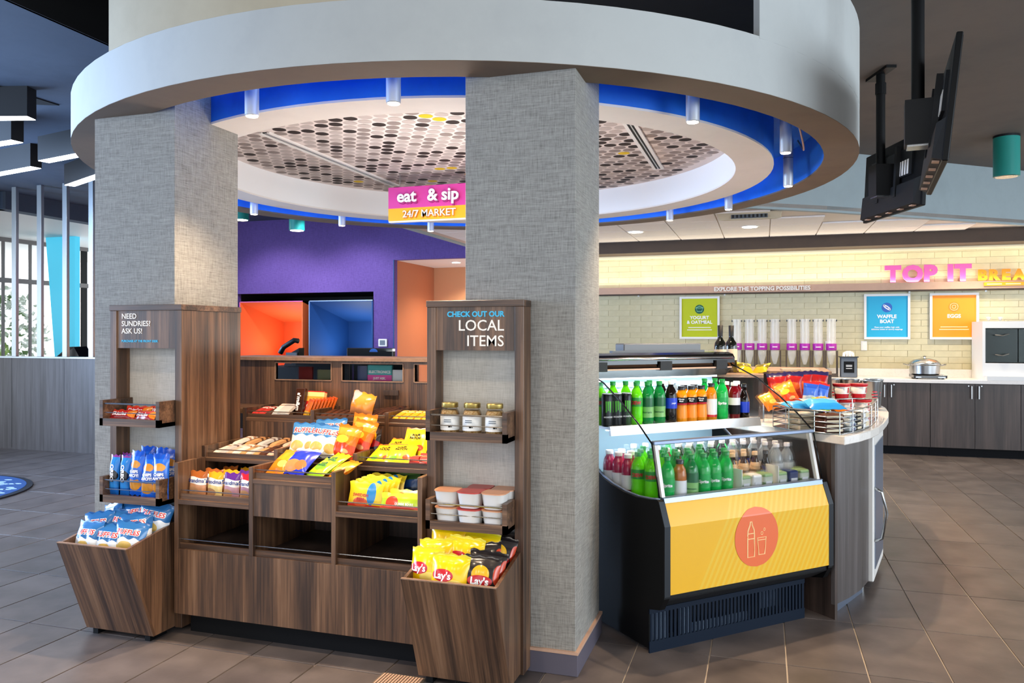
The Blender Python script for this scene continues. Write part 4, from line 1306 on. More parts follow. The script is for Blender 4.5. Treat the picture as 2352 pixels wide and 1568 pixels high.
# --- right tower: jars and tubs
mat('jar_glass', '#e9e2d4', .04, trans=1, alpha=.35, ior=1.2)
mottled('granola', ['#7a4f22', '#b5823f', '#e0c08a', '#8c5a26'], 90, .7, .4)
mottled('jar_label', ['#d9d9d6', '#ecebe7', '#e3e2de'], 20, .5)
jr = thing('granola_jar', 'x', 'jar')
MB().lathe([(.034, 0), (.037, .004), (.037, .085), (.034, .098), (.029, .105)], 20).build('granola', 'granola', jr, smooth=True)
MB().lathe([(.038, 0), (.0405, .006), (.0405, .09), (.036, .104), (.031, .112), (.031, .118)], 24, cap=False).build('glass', 'jar_glass', jr, smooth=True)
MB().lathe([(.0345, .116), (.0355, .118), (.0355, .134), (.033, .137), (.0005, .137)], 24).build('lid', 'gold_lid', jr, auto=True)
MB().lathe([(.0412, .022), (.0412, .086)], 24, cap=False).build('label', 'jar_label', jr, smooth=True)
def wrap(key, r, z, x0=0):
    return lambda p, q, c: (r * math.sin((p + x0) / r), -r * math.cos((p + x0) / r), z + q)
for z in (.064, .056):
    MB().add([wrap('', .0417, z)(-.016 + .004 * q, b, 0) for b in (0, .003) for q in range(9)], [(q, q + 1, q + 10, q + 9) for q in range(8)]).build('print_line', 'grey_plastic', jr)
MB().add([wrap('', .0417, .034)(a, b, 0) for a, b in ((.004, 0), (.02, 0), (.02, .008), (.004, .008))], [(0, 1, 2, 3)]).build('barcode', 'black_plastic', jr)
PJ = Proto(jr)
for k in range(3):
    put(PJ, -1.272 + .101 * k, 3.098, 1.0235, 0, 0, [6, -4, 3][k], 'gold lidded granola jar in the upper local-items tray, ' + ['left of three', 'middle of three', 'right of three'][k], 'granola jars')
tb = thing('food_tub', 'x', 'food tub')
MB().lathe([(.036, 0), (.042, .004), (.05, .062), (.052, .066)], 24, sq=4).build('cup', 'white_plastic', tb, auto=True)
mat('lid_peach', '#d99a72', .35)
mat('lid_red', '#c2443e', .35)
MB().lathe([(.0535, .066), (.0535, .070), (.0005, .0705)], 24, sq=4).build('lid', 'lid_peach', tb)
tb2 = thing('food_tub', 'x', 'food tub')
MB().lathe([(.036, 0), (.042, .004), (.05, .062), (.052, .066)], 24, sq=4).build('cup', 'white_plastic', tb2, auto=True)
MB().lathe([(.0535, .066), (.0535, .070), (.0005, .0705)], 24, sq=4).build('lid', 'lid_red', tb2)
PT, PT2 = Proto(tb), Proto(tb2)
for (pr, x, y, z, lab) in ((PT, -1.277, 3.10, 0, 'lower left'), (PT2, -1.172, 3.09, 0, 'lower middle'), (PT, -1.067, 3.10, 0, 'lower right'), (PT, -1.28, 3.10, .071, 'upper left'), (PT2, -1.172, 3.09, .071, 'upper middle front'), (PT, -1.066, 3.095, .071, 'upper right front'), (PT2, -1.172, 3.19, 0, 'lower middle behind'), (PT2, -1.165, 3.19, .071, 'upper middle behind'), (PT, -1.06, 3.19, .0, 'lower right behind'), (PT, -1.052, 3.185, .071, 'upper right behind')):
    put(pr, x, y, .6505 + z, 0, 0, random.uniform(-4, 4), 'white snack tub with %s lid, %s of the stacked tubs' % ('peach' if pr is PT else 'red', lab), 'stacked white tubs')

# --- display stand goods.  helper: stand-local to world
def sx(x):
    return -2.698 + x
def sy(y):
    return 3.09 + y
# front left compartment: cookie packs
for k, (m, x, w_) in enumerate((('m_gm_brown', .075, .10), ('m_gm_yellow', .175, .09), ('m_gm_purple', .27, .09), ('m_gm_red', .365, .092))):
    pr, _ = bag('cookie_pack', 'cookie pack', w_, .125, .035, m, 9, 10, .01, text=[('cookie', 'black_plastic', 0, .074, 'lettering')] if 0 else [('cookie', 'deep_blue', 0, .07, 'lettering')], seed=20 + k)
    c = ['brown', 'yellow', 'purple', 'red']
    put(pr, sx(x), sy(.07), .659, -8, 0, [2, -2, 1, 3][k], c[k] + ' soft cookie pack standing in the front left compartment', 'cookie packs in the front left compartment')
    put(pr, sx(x + .02), sy(.14), .659, -14, 4, 6, c[k] + ' soft cookie pack in the second row of the front left compartment', 'cookie packs in the front left compartment')
    if k < 3:
        put(pr, sx(x + .06), sy(.21), .664, -20, -6, -8, c[k] + ' soft cookie pack at the dark back of the front left compartment', 'cookie packs in the front left compartment')
# front centre tray
PO, _ = bag('snack_bag', 'snack bag', .12, .16, .04, 'm_orange', 10, 12, seed=31)
PC, _ = bag('cookie_bag', 'cookie bag', .17, .17, .05, 'm_cookie_blue', 12, 12, seed=32)
PL, _ = bag('candy_bag', 'candy bag', .13, .15, .035, 'm_lime', 10, 12, text=[('sour', 'green_dark', 0, .09, 'lettering')], seed=33)
put(PO, sx(.505), sy(.07), .79, -52, 0, -18, 'orange snack bag at the left end of the front centre tray', 'bags in the front centre tray')
put(PC, sx(.60), sy(.06), .80, -55, 0, -12, 'royal blue cookie bag in the front centre tray', 'bags in the front centre tray')
put(PL, sx(.72), sy(.05), .79, -62, 0, -24, 'lime green candy bag in the front centre tray, front', 'bags in the front centre tray')
put(PL, sx(.74), sy(.10), .805, -60, 0, -30, 'lime green candy bag in the front centre tray, behind', 'bags in the front centre tray')
put(PO, sx(.80), sy(.06), .79, -66, 0, -36, 'orange snack bag at the right end of the front centre tray', 'bags in the front centre tray')
# front right compartment
PS, _ = bag('candy_bag', 'candy bag', .17, .12, .022, 'm_swedish', 12, 10, .01, text=[('swedish', 'red_print', -.02, .055, 'lettering')], seed=35)
for k in range(5):
    put(PS, sx(.985 + .012 * k), sy(.065 + .028 * k), .662 + .006 * k, -12 - 3 * k, 3, 3 + k, 'yellow fish candy bag, %s from the front in the front right compartment' % ORD[k], 'yellow candy bags in a row')
PG, _ = bag('candy_pack', 'candy', .2, .085, .02, 'm_green_pack', 12, 8, .008, text=[('gummi', 'white_letter', .02, .03, 'lettering')], seed=36)
put(PG, sx(1.165), sy(.055), .662, -24, 0, 2, 'green and red gummy pack at the front of the front right compartment', 'gummy packs')
put(PG, sx(1.175), sy(.10), .672, -30, 0, -2, 'green and red gummy pack behind the front one', 'gummy packs')
PD, _ = bag('candy_bag', 'candy bag', .12, .14, .04, 'm_dark_pack', 10, 10, seed=37)
for k, (x, y) in enumerate(((1.03, .27), (1.13, .25), (1.2, .29))):
    put(PD, sx(x), sy(y), .665, -8, [4, -8, 10][k], [4, -6, 8][k], 'blue green candy bag at the dark back of the front right compartment, ' + ['left', 'middle', 'right'][k], 'blue green bags')
# tier three left: flat bars
def wrapper(name, w, l, t, m, cat='candy bar'):
    """flat bar lying on z=0 along local y"""
    n = 10
    b = MB()
    vs, fs = [], []
    for j in range(n + 1):
        y = -l / 2 + l * j / n
        e = .12 if j in (0, n) else .75 if j in (1, n - 1) else 1
        ww = w * (1.08 if j in (0, n) else 1)
        vs += [(-ww / 2, y, t * .1), (-ww / 2 * .8, y, t * e), (ww / 2 * .8, y, t * e), (ww / 2, y, t * .1), (ww / 2 * .8, y, 0), (-ww / 2 * .8, y, 0)]
    for j in range(n):
        for k in range(6):
            fs.append((j * 6 + k, j * 6 + (k + 1) % 6, (j + 1) * 6 + (k + 1) % 6, (j + 1) * 6 + k))
    fs += [tuple(range(5, -1, -1)), tuple(n * 6 + k for k in range(6))]
    o = MB().add(vs, [f[::-1] for f in fs]).build(name, m, smooth=False)
    return Proto(tag(o, 'x', cat))
barc = {'white': ('#d9cfc6', '#a07860'), 'pink': ('#d8a08c', '#e6d2c4'), 'tan': ('#b98a5c', '#5a3a24'), 'brown': ('#4a2a1c', '#2a1812'), 'silver': ('#b5b2b0', '#6a5a58'), 'yellow': ('#e6ac24', '#f2e0b0'), 'redwhite': ('#b8322a', '#efe4dc')}
for n, (a, c) in barc.items():
    printmat('bar_' + n, .16, [(0, a), (.12, c), (.2, a), (.3, c), (.42, a), (.7, c), (.8, a)], [], (0, 0), .25, 'Y')
    M['bar_' + n].node_tree.nodes['Principled BSDF'].inputs['Roughness'].default_value = .3
bars = {n: wrapper('candy_bar', .04, .155, .014, 'bar_' + n) for n in barc}
order = ['white', 'silver', 'pink', 'white', 'tan', 'silver', 'tan', 'brown', 'pink', 'pink']
for k, n in enumerate(order):
    put(bars[n], sx(.055 + .0395 * k), sy(Y3 + .115), .853 + .004 * (k % 2), 12, 0, -14 + 1.5 * (k % 3), '%s wrapped candy bar, %s from left in the third-tier left tray' % (n, ORD[k]), 'candy bars in the third-tier left tray')
for k, n in enumerate(['white', 'tan', 'silver', 'tan', 'pink']):
    put(bars[n], sx(.08 + .075 * k), sy(Y3 + .235), .882, 10, 0, -10, '%s wrapped candy bar, %s from left in the rear row of the third-tier left tray' % (n, ORD[k]), 'candy bars in the third-tier left tray')
# tier three centre: large bags
PR, _ = bag('chip_bag', 'chip bag', .175, .185, .06, 'm_ruffles_big', 14, 16, .014, text=[('ruffles_big_o', 'white_letter', 0, .128, 'lettering_outline'), ('ruffles_big', 'red_print', 0, .128, 'lettering')], seed=41)
put(PR, sx(.545), sy(Y3 + .06), .838, -24, 0, 4, 'large blue and white chip bag, left of the two in front on the third tier', 'large bags on the third tier')
put(PR, sx(.655), sy(Y3 + .045), .836, -26, 4, 2, 'large blue and white chip bag, right of the two in front on the third tier', 'large bags on the third tier')
put(PR, sx(.635), sy(Y3 + .14), .852, -24, -4, 4, 'large blue and white chip bag behind the front two on the third tier', 'large bags on the third tier')
PH, _ = bag('snack_bag', 'snack bag', .14, .185, .055, 'm_cheetos', 12, 16, .014, seed=42)
put(PH, sx(.755), sy(Y3 + .05), .836, -24, 6, -8, 'orange puffed snack bag at the front of the third tier', 'orange bags on the third tier')
put(PH, sx(.795), sy(Y3 + .13), .85, -20, 10, -10, 'orange puffed snack bag second from the front on the third tier', 'orange bags on the third tier')
put(PH, sx(.775), sy(Y3 + .21), .868, -14, 4, -4, 'orange puffed snack bag at the back, tallest on the third tier', 'orange bags on the third tier')
PBk, _ = bag('snack_bag', 'snack bag', .1, .15, .05, 'm_bbq', 10, 12, seed=43)
put(PBk, sx(.845), sy(Y3 + .19), .836, -14, 0, -20, 'black snack bag beside the orange bags on the third tier', None)
# tier three right: gummies
PY, _ = bag('candy_bag', 'candy bag', .15, .15, .04, 'm_yellow_gummy', 12, 12, text=[('sour', 'black_plastic', 0, .095, 'lettering')], seed=44)
for k, (x, y, rx, rz, z) in enumerate(((.95, .06, -62, -8, 0), (1.06, .06, -60, 10, .004), (1.08, .17, -38, -4, .03), (.97, .14, -58, -14, .012))):
    put(PY, sx(x), sy(Y3 + y), .836 + z, rx, 0, rz, 'yellow sour gummy bag in the third-tier right tray, ' + ['front left', 'front middle', 'propped up at the back', 'behind the left one'][k], 'yellow gummy bags on the third tier')
PRW = wrapper('candy_roll', .05, .11, .028, 'bar_redwhite', 'candy')
for k in range(6):
    put(PRW, sx(1.15 + .045 * (k % 3)), sy(Y3 + .075 + .11 * (k // 3)), .85, -4, 0, [30, 50, 20, 40, 10, 60][k] / 3, 'red and white twist candy pack, %s in the third-tier right tray' % ORD[k], 'red and white candy packs')
# tier four left
for k, n in enumerate(['redwhite', 'redwhite', 'brown', 'redwhite', 'brown']):
    put(bars[n], sx(.05 + .043 * k), sy(Y4 + .105), 1.022, 12, 0, -4, '%s candy bar, %s from left in the top left tray' % (n, ORD[k]), 'candy bars in the top left tray')
mat('choc', '#3a1d12', .3)
mat('kit_red', '#c8251c', .3)
mat('reese', '#e06a1a', .3)
printmat('m_mm_box', .17, [(0, '#33190f'), (.5, '#3d2114')], [])
mmo = tag(MB().box(-.03, .03, -.012, .012, 0, .15).build('candy_box', 'm_mm_box', bevel=.003), 'brown upright candy box with white letters on the top left tray', 'candy box')
MB().text('mm', lambda p, q, r: (q * .9 - .014, -.0135, .075 - (-p))).build('lettering', 'white_letter', mmo)
Proto(mmo).place((sx(.265), sy(Y4 + .13), 1.003), (R(-12), 0, R(-6)), 'brown upright candy box with white letters on the top left tray')
printmat('m_kit', .14, [(0, '#c8251c'), (.55, '#e9a13a'), (.75, '#f0d38a'), (.92, '#c8251c')], [(-.01, .05, .04, .022, '#e8e2da')])
ko = tag(MB().box(-.06, .06, -.014, .014, 0, .135).build('candy_box', 'm_kit', bevel=.003), 'x', 'candy box')
MB().text('kit', lambda p, q, r: (p - .01, -.0155, .045 + q)).build('lettering', 'kit_red', ko)
Proto(ko).place((sx(.345), sy(Y4 + .15), 1.003), (R(-16), 0, R(-10)), 'red wafer candy box with cream band on the top left tray')
printmat('m_reese', .1, [(0, '#e8b22a'), (.35, '#e06a1a'), (.9, '#d8551a')], [])
ro = tag(MB().box(-.045, .045, -.007, .007, 0, .105).build('candy_pack', 'm_reese', bevel=.003), 'x', 'candy')
PRE = Proto(ro)
for k in range(8):
    PRE.place((sx(.355 + .007 * k), sy(Y4 + .055 + .022 * k), 1.003), (R(-22), 0, R(-48)), 'orange peanut candy pack, %s from front in the leaning top-tray row' % ORD[k], 'leaning orange candy packs')
for k in range(3):
    put(bars['silver' if k else 'white'], sx(.18 + .03 * k), sy(Y4 + .095), 1.038, 16, 0, 8, 'black and white candy pack, %s before the brown box on top tray' % ORD[k], 'lettered candy packs')
# tier four centre and right
for k in range(5):
    put(bars['brown'], sx(.475 + .042 * k), sy(Y4 + .105), 1.018, 11, 0, -8, 'dark brown candy bar, %s from left in the top centre tray' % ORD[k], 'dark candy bars in the top centre tray')
for k in range(5):
    put(bars['brown'], sx(.71 + .032 * k), sy(Y4 + .11 + .01 * k), 1.026 + .004 * k, 14, 0, -30, 'dark brown candy bar, %s in the slanted row right of the orange bag' % ORD[k], 'slanted dark candy bars')
printmat('m_peach', .16, [(0, '#e8955a'), (.35, '#ee9a3c'), (.8, '#f0a030')], [(-.05, .12, .03, .03, '#d8b8b0')])
PA, _ = bag('snack_bag', 'snack bag', .165, .14, .07, 'm_peach', 12, 12, seed=51)
put(PA, sx(.665), sy(Y4 + .09), 1.003, -8, 10, -16, 'crumpled clear and orange snack bag standing on the top centre tray')
for k in range(9):
    put(bars['yellow'], sx(.905 + .041 * k), sy(Y4 + .10), 1.024, 13, 0, -6, 'yellow peanut candy pack, %s from left in the top right tray' % ORD[k], 'yellow candy packs in the top right tray')
tag(MB().box(-.045, .045, -.004, .004, 0, .028).build('price_tag', 'wood_dark', loc=(sx(.76), sy(Y5 - .006), 1.115)), 'small dark label strip on the back board above the top tray', 'label')

# ================================================================== DRINKS COOLER
BX, BY = -.496, 3.583
def wc(s, d):
    return BX + .70711 * (s - d), BY + .70711 * (s + d)
ch = thing('drinks_cooler', 'black open drinks cooler with yellow front panel and bottle logo', 'cooler', (BX, BY, 0), (0, 0, R(45)))
prof = [(.0, .2), (-.076, .218), (-.109, .275), (-.113, .596), (-.072, .70), (-.058, .707), (.0, .698), (.10, .692), (.2, .698), (.3, .716), (.39, .74), (.5, .79), (.62, .87), (.8, .98), (.8, .2)]
for s0, s1 in ((0, .03), (1.03, 1.06)):
    MB().prism(prof, s0, s1, 'x').build('side_panel', 'black_plastic', ch)
    MB().tube([((s0 + s1) / 2, d, z + .002) for d, z in prof[5:14]], .006).build('side_rim', 'blue_steel', ch, smooth=True)
    MB().prism([(-.1145, .285), (-.1145, .596), (-.0735, .70), (-.068, .70), (-.109, .596), (-.109, .285)], s0 - .001, s1 + .001, 'x').build('corner_trim', 'dark_metal', ch)
fp = MB().prism([(-.1135, .291), (-.1135, .594), (-.0745, .692), (-.066, .69), (-.104, .592), (-.104, .291)], .031, 1.029, 'x')
fpo = fp.build('front_panel', 'yellow_panel', ch)
def fy(z):
    return -.1152 if z < .595 else -.1152 + (z - .595) * .398
vs, fs = [], []
rows = 44
for j in range(rows + 1):
    zz = .351 + .28 * j / rows
    q = max(-1, min(1, (zz - .491) / .14))
    hw = .137 * math.sqrt(max(0, 1 - q * q))
    vs += [(.544 - hw, fy(zz), zz), (.544 + hw, fy(zz), zz)]
for j in range(rows):
    fs.append((2 * j, 2 * j + 1, 2 * j + 3, 2 * j + 2))
MB().add(vs, fs).build('logo_disc', 'coral_disc', fpo)
bt = [(-.03, 0), (.012, 0), (.012, .09), (.012, .10), (.010, .125), (-.002, .15), (-.004, .165), (-.014, .165), (-.016, .15), (-.028, .125), (-.03, .10), (-.03, .09)]
ic = MB().tube([(.515 + x, fy(.40 + z) - .001, .40 + z) for x, z in bt], .0038, 4, True)
for z in (.085, .11):
    ic.tube([(.487, fy(.4) - .001, .40 + z), (.526, fy(.4) - .001, .40 + z)], .0022, 4)
ic.tube([(.555, fy(.4) - .001, .405), (.592, fy(.4) - .001, .405), (.601, fy(.4) - .001, .485), (.546, fy(.4) - .001, .485)], .0038, 4, True)
ic.tube([(.548, fy(.4) - .001, .474), (.599, fy(.4) - .001, .474)], .002, 4)
for x, z, r_ in ((.574, .505, .007), (.59, .522, .006)):
    ic.tube([(x + r_ * math.cos(q * PI / 4), fy(.4) - .001, z + r_ * math.sin(q * PI / 4)) for q in range(8)], .0018, 4, True)
ic.build('logo_lines', 'sand_print', fpo)
MB().box(.03, 1.03, -.1, .0, .262, .29).build('lower_skirt', 'black_plastic', ch)
MB().hexa([(.03, -.1, .262), (1.03, -.1, .262), (1.03, .0, .2), (.03, .0, .2)], [(.03, -.1, .27), (1.03, -.1, .27), (1.03, .0, .27), (.03, .0, .27)]).build('underside', 'black_matte', ch)
MB().hexa([(.03, -.076, .692), (1.03, -.076, .692), (1.03, -.05, .70), (.03, -.05, .70)], [(.03, -.070, .712), (1.03, -.070, .712), (1.03, -.045, .716), (.03, -.045, .716)]).build('front_ledge', 'blue_steel', ch)
MB().box(.03, 1.03, -.06, -.04, .29, .69).build('front_core', 'black_matte', ch)
# base with grille
mat('base_blue', '#071526', .6, spec=.2)
mat('fin_blue', '#b4cff2', .4)
MB().box(0, .02, .0, .72, .02, .2).box(.96, .98, 0, .72, .02, .2).box(.02, .96, .70, .72, .02, .2).build('base_frame', 'black_plastic', ch)
MB().box(0, .98, -.004, .004, .0, .052).box(0, .98, -.004, .004, .178, .2).build('grille_frame', 'base_blue', ch)
MB().box(.02, .96, .09, .1, .03, .19).build('condenser_back', 'black_matte', ch)
MB().box(.03, .115, .008, .014, .05, .178).build('condenser', 'fin_blue', ch)
MB().box(.19, .25, .008, .014, .05, .178).build('condenser', 'fin_blue', ch)
MB().box(.26, .60, .008, .014, .05, .092).build('condenser', 'fin_blue', ch)
MB().box(.68, .80, .008, .014, .09, .178).build('condenser', 'fin_blue', ch)
for k in range(43):
    x = .012 + k * .0228
    MB().box(x - .0065, x + .0065, -.003, .003, .052, .178).build('grille_slat', 'base_blue', ch)
# interior
mat('cooler_liner', '#8fa6b4', .4)
MB().box(.03, 1.03, -.05, .64, .655, .665).build('well_floor', 'cooler_liner', ch)
MB().box(.03, 1.03, .745, .755, .66, 1.30).build('inner_back', 'cooler_liner', ch)
MB().box(.0, 1.06, .78, .8, .2, 1.31).build('rear_panel', 'black_plastic', ch)
sh = MB().box(.03, 1.03, .37, .745, .972, .985).build('shelf', 'aluminium', ch)
MB().hexa([(.03, .345, .944), (1.03, .345, .944), (1.03, .36, .944), (.03, .36, .944)], [(.03, .355, .99), (1.03, .355, .99), (1.03, .37, .99), (.03, .37, .99)]).build('price_strip', 'aluminium', sh)
MB().box(.05, 1.01, .40, .42, .962, .971).build('shelf_light', 'cool_glow', ch)
MB().box(.05, 1.01, .68, .72, 1.20, 1.21).build('canopy_light', 'cool_glow', ch)
for z in (1.03, 1.06, 1.09, 1.12, 1.15):
    MB().box(.05, 1.01, .738, .744, z, z + .006).build('air_slot', 'blue_steel', ch)
cn = MB().prism([(.60, 1.26), (.585, 1.285), (.585, 1.315), (.60, 1.335), (.64, 1.345), (.8, 1.345), (.8, 1.21), (.66, 1.21)], .0, 1.06, 'x').build('canopy', 'black_gloss', ch)
MB().tube([(.02, .582, 1.315), (1.04, .582, 1.315)], .008, 8).build('canopy_bar', 'steel', cn, smooth=True)
MB().box(.03, 1.03, .575, .60, 1.255, 1.263).build('canopy_lip', 'rail_beige', cn)
for x in (.12, .55, .95):
    MB().box(x - .04, x + .04, .57, .61, 1.25, 1.30).build('hinge', 'black_matte', cn)
MB().box(.45, 1.02, .83, .92, 1.33, 1.395).build('rear_hood', 'grey_plastic', ch, bevel=.006)
MB().box(.35, 1.02, .80, .83, 1.33, 1.355).build('rear_shelf', 'grey_plastic', ch)
# glass
MB().hexa([(.035, -.058, .712), (1.025, -.058, .712), (1.025, -.054, .712), (.035, -.054, .712)], [(.035, -.004, .946), (1.025, -.004, .946), (1.025, .0, .946), (.035, .0, .946)]).build('front_glass', 'glass', ch)
MB().box(.02, 1.04, -.012, .012, .944, .962).build('glass_rail', 'blue_steel', ch, bevel=.003)
edge = [(-.056, .712), (-.03, .83), (0, .95), (.10, 1.03), (.22, 1.11), (.39, 1.205), (.55, 1.26), (.62, 1.28)]
gp = edge + [(.75, 1.28), (.75, .96), (.62, .875), (.5, .795), (.39, .745), (.3, .72), (.2, .702), (.1, .696), (0, .70)]
for s in (.013, 1.043):
    MB().prism(gp, s, s + .005, 'x').build('side_glass', 'glass', ch)
    MB().tube([(s + .0025, d, z) for d, z in edge], .004, 6).build('glass_edge', 'black_gloss', ch, smooth=True)
for s in (.03, 1.012):
    MB().hexa([(s, -.056, .714), (s + .018, -.056, .714), (s + .018, -.036, .714), (s, -.036, .714)], [(s, -.002, .944), (s + .018, -.002, .944), (s + .018, .016, .944), (s, .016, .944)]).build('glass_post', 'white_plastic', ch)
x, y = wc(.53, .70)
lamp('AREA', 'cooler_canopy_tube', (x, y, 1.195), 2.4, (.80, .95, 1), (R(-20), 0, R(45)), .95, .05)
x, y = wc(.53, .40)
lamp('AREA', 'cooler_shelf_tube', (x, y, .955), 2.6, (.80, .95, 1), (R(20), 0, R(45)), .95, .05)
x, y = wc(.53, .58)
lamp('AREA', 'cooler_front_tube', (x, y, 1.245), 2.4, (.80, .95, 1), (R(35), 0, R(45)), .95, .04)

# bottles ----------------------------------------------------------
PROF = {
    'soda': [(.024, 0), (.031, .005), (.033, .02), (.0315, .06), (.033, .10), (.033, .138), (.029, .162), (.019, .183), (.0138, .192), (.0138, .202)],
    'juice': [(.028, 0), (.0315, .005), (.0315, .04), (.029, .08), (.0315, .11), (.0315, .135), (.026, .155), (.0195, .165), (.0195, .172)],
    'vitamin': [(.026, 0), (.0315, .006), (.0315, .1), (.0315, .125), (.0275, .155), (.018, .172), (.0175, .182)],
    'glassb': [(.026, 0), (.029, .004), (.029, .095), (.022, .125), (.0135, .15), (.0125, .172)],
}
mat('b_cap_green', '#0f8a3c', .3)
mat('b_cap_white', '#e9e6ea', .3)
mat('b_cap_black', '#15161c', .3)
mat('b_cap_pink', '#e8a0a8', .3)
def liquid(name, col, tr=.15):
    mat(name, col, .06, trans=tr, ior=1.3, coat=.3)
liquid('l_dew', '#6be818')
liquid('l_green', '#14b84e')
liquid('l_dkgreen', '#12853f')
liquid('l_cola', '#120a08', 0)
liquid('l_orange', '#f2960e')
liquid('l_gold', '#d9860f')
liquid('l_red', '#7a0614')
liquid('l_pink', '#b01e50')
liquid('l_amber', '#c2702c')
liquid('l_coffee', '#3a2112', 0)
liquid('l_clear', '#dce6ee', .7)
mat('lab_dew', '#1f8f2e', .35)
mat('lab_seag', '#7fb56a', .35)
mat('lab_seag_top', '#0d5c33', .35)
mat('lab_pepsi', '#123cc8', .35)
mat('lab_juice', '#e98b1c', .35)
mat('lab_white', '#e4e4e6', .35)
mat('lab_sprite', '#12a14a', .35)
mat('lab_tan', '#d9b48a', .35)
mat('can_black', '#14181a', .25, .4)
mat('claw', '#57c92a', .4)
def bottle(name, pk, liq, cap, bands, text=(), cat='bottle', cr=None):
    t = thing(name, 'x', cat)
    pr = PROF[pk]
    H = pr[-1][1]
    MB().lathe(pr, 18).build('body', liq, t, smooth=True)
    c = cr or pr[-1][0] + .002
    MB().lathe([(c, H - .002), (c, H + .014), (c - .002, H + .017), (.0005, H + .017)], 14).build('cap', cap, t, auto=True)
    for z0, z1, m in bands:
        n = 4
        def rad(z):
            for (r0, a), (r1, b) in zip(pr, pr[1:]):
                if a <= z <= b:
                    return r0 + (r1 - r0) * (z - a) / max(1e-6, b - a)
            return pr[-1][0]
        MB().lathe([(rad(z0 + (z1 - z0) * k / n) + .0008, z0 + (z1 - z0) * k / n) for k in range(n + 1)], 18, cap=False).build('label_band', m, t, smooth=True)
    for key, m, z, ang in text:
        r_ = .0345
        MB().text(key, wrap(key, r_, z)).build('lettering', m, t, rot=(0, 0, R(ang)))
    return Proto(t)
BT = {
    'dew': bottle('soda_bottle', 'soda', 'l_dew', 'b_cap_green', [(.095, .14, 'lab_dew')], [('dew', 'red_print', .106, -20)]),
    'seag': bottle('soda_bottle', 'soda', 'l_dkgreen', 'b_cap_green', [(.035, .09, 'lab_seag'), (.09, .135, 'lab_seag_top')], [('seag', 'lab_seag_top', .058, -20)]),
    'pepsi': bottle('soda_bottle', 'soda', 'l_cola', 'b_cap_white', [(.075, .13, 'lab_pepsi')], [('pepsi', 'white_letter', .1, 10)]),
    'sprite': bottle('soda_bottle', 'soda', 'l_green', 'b_cap_green', [(.06, .12, 'lab_sprite')], [('sprite', 'white_letter', .083, -20)]),
    'juice': bottle('juice_bottle', 'juice', 'l_orange', 'b_cap_black', [(.02, .085, 'lab_juice'), (.09, .1, 'red_print'), (.1, .13, 'black_plastic')], [('minute', 'white_letter', .118, -20)]),
    'gold': bottle('vitamin_bottle', 'vitamin', 'l_gold', 'b_cap_black', [(.03, .115, 'lab_white'), (.018, .03, 'red_print')], []),
    'amber': bottle('vitamin_bottle', 'vitamin', 'l_amber', 'b_cap_black', [(.03, .105, 'lab_white'), (.015, .03, 'red_print')], []),
    'red': bottle('vitamin_bottle', 'vitamin', 'l_red', 'b_cap_white', [(.075, .115, 'lab_white'), (.025, .075, 'black_plastic')], []),
    'pink': bottle('vitamin_bottle', 'vitamin', 'l_pink', 'b_cap_white', [(.03, .1, 'lab_white')], []),
    'water': bottle('water_bottle', 'soda', 'l_clear', 'b_cap_white', [(.06, .12, 'lab_white')], []),
    'coffee': bottle('coffee_bottle', 'glassb', 'l_coffee', 'lab_tan', [(.03, .135, 'lab_tan')], []),
    'darkglass': bottle('coffee_bottle', 'glassb', 'l_cola', 'b_cap_black', [(.03, .09, 'lab_pepsi')], []),
}
can = thing('drink_can', 'x', 'can')
MB().lathe([(.022, 0), (.028, .006), (.0285, .012), (.0285, .148), (.025, .158), (.024, .163)], 20).build('body', 'can_black', can, auto=True)
MB().lathe([(.0245, .163), (.0245, .166), (.022, .166), (.022, .163), (.0005, .163)], 20, cap=False).build('lid', 'aluminium', can)
for k, dx in enumerate((-.011, 0, .011)):
    MB().add([wrap('', .0292, .07)(a, b, 0) for a, b in ((dx - .0022, .01 if k == 1 else 0), (dx + .0022, .012 if k == 1 else .004), (dx + .0035, .058), (dx - .0035, .058))], [(0, 1, 2, 3)]).build('claw_mark', 'claw', can)
MB().text('monster', wrap('', .0292, .045)).build('lettering', 'white_letter', can)
BT['can'] = Proto(can)
NM = dict(dew='bright lime soda bottle', seag='dark green ginger ale bottle', pepsi='black cola bottle with blue label', sprite='clear green soda bottle', juice='orange juice bottle with black cap', gold='golden drink bottle with white label', amber='amber drink bottle with white label', red='dark red drink bottle with white cap', pink='pink drink bottle with white cap', water='clear water bottle', coffee='tan wrapped coffee bottle', darkglass='dark glass coffee bottle', can='tall black can with green claw marks')
ORDX = ORD + ['fourteenth']
def setb(k, s, d, z, lab, g):
    x, y = wc(s, d)
    BT[k].place((x, y, z), (0, 0, R(26)), NM[k] + ' ' + lab, g)
SZ = .9855
seq = [('can', .045), ('can', .104), ('can', .163), ('dew', .226), ('seag', .296), ('seag', .372), ('pepsi', .448), ('juice', .518), ('juice', .585), ('juice', .652), ('gold', .722), ('sprite', .80), ('red', .888), ('darkglass', .96)]
for k, (n, s) in enumerate(seq):
    setb(n, s, .405, SZ, 'in front on upper shelf, %s from left' % ORDX[k], 'front row on the upper cooler shelf')
for k, (n, s) in enumerate([('dew', .06), ('dew', .135), ('dew', .215), ('seag', .29), ('seag', .37), ('pepsi', .45), ('water', .53), ('juice', .60), ('juice', .67), ('sprite', .745), ('sprite', .82), ('red', .90), ('red', .98)]):
    setb(n, s, .485, SZ, 'in second row on upper shelf, %s from left' % ORDX[k], 'second row on the upper cooler shelf')
FZ = .6655
front = [('sprite', .115), ('amber', .186), ('seag', .256), ('sprite', .33), ('sprite', .397), ('sprite', .47)]
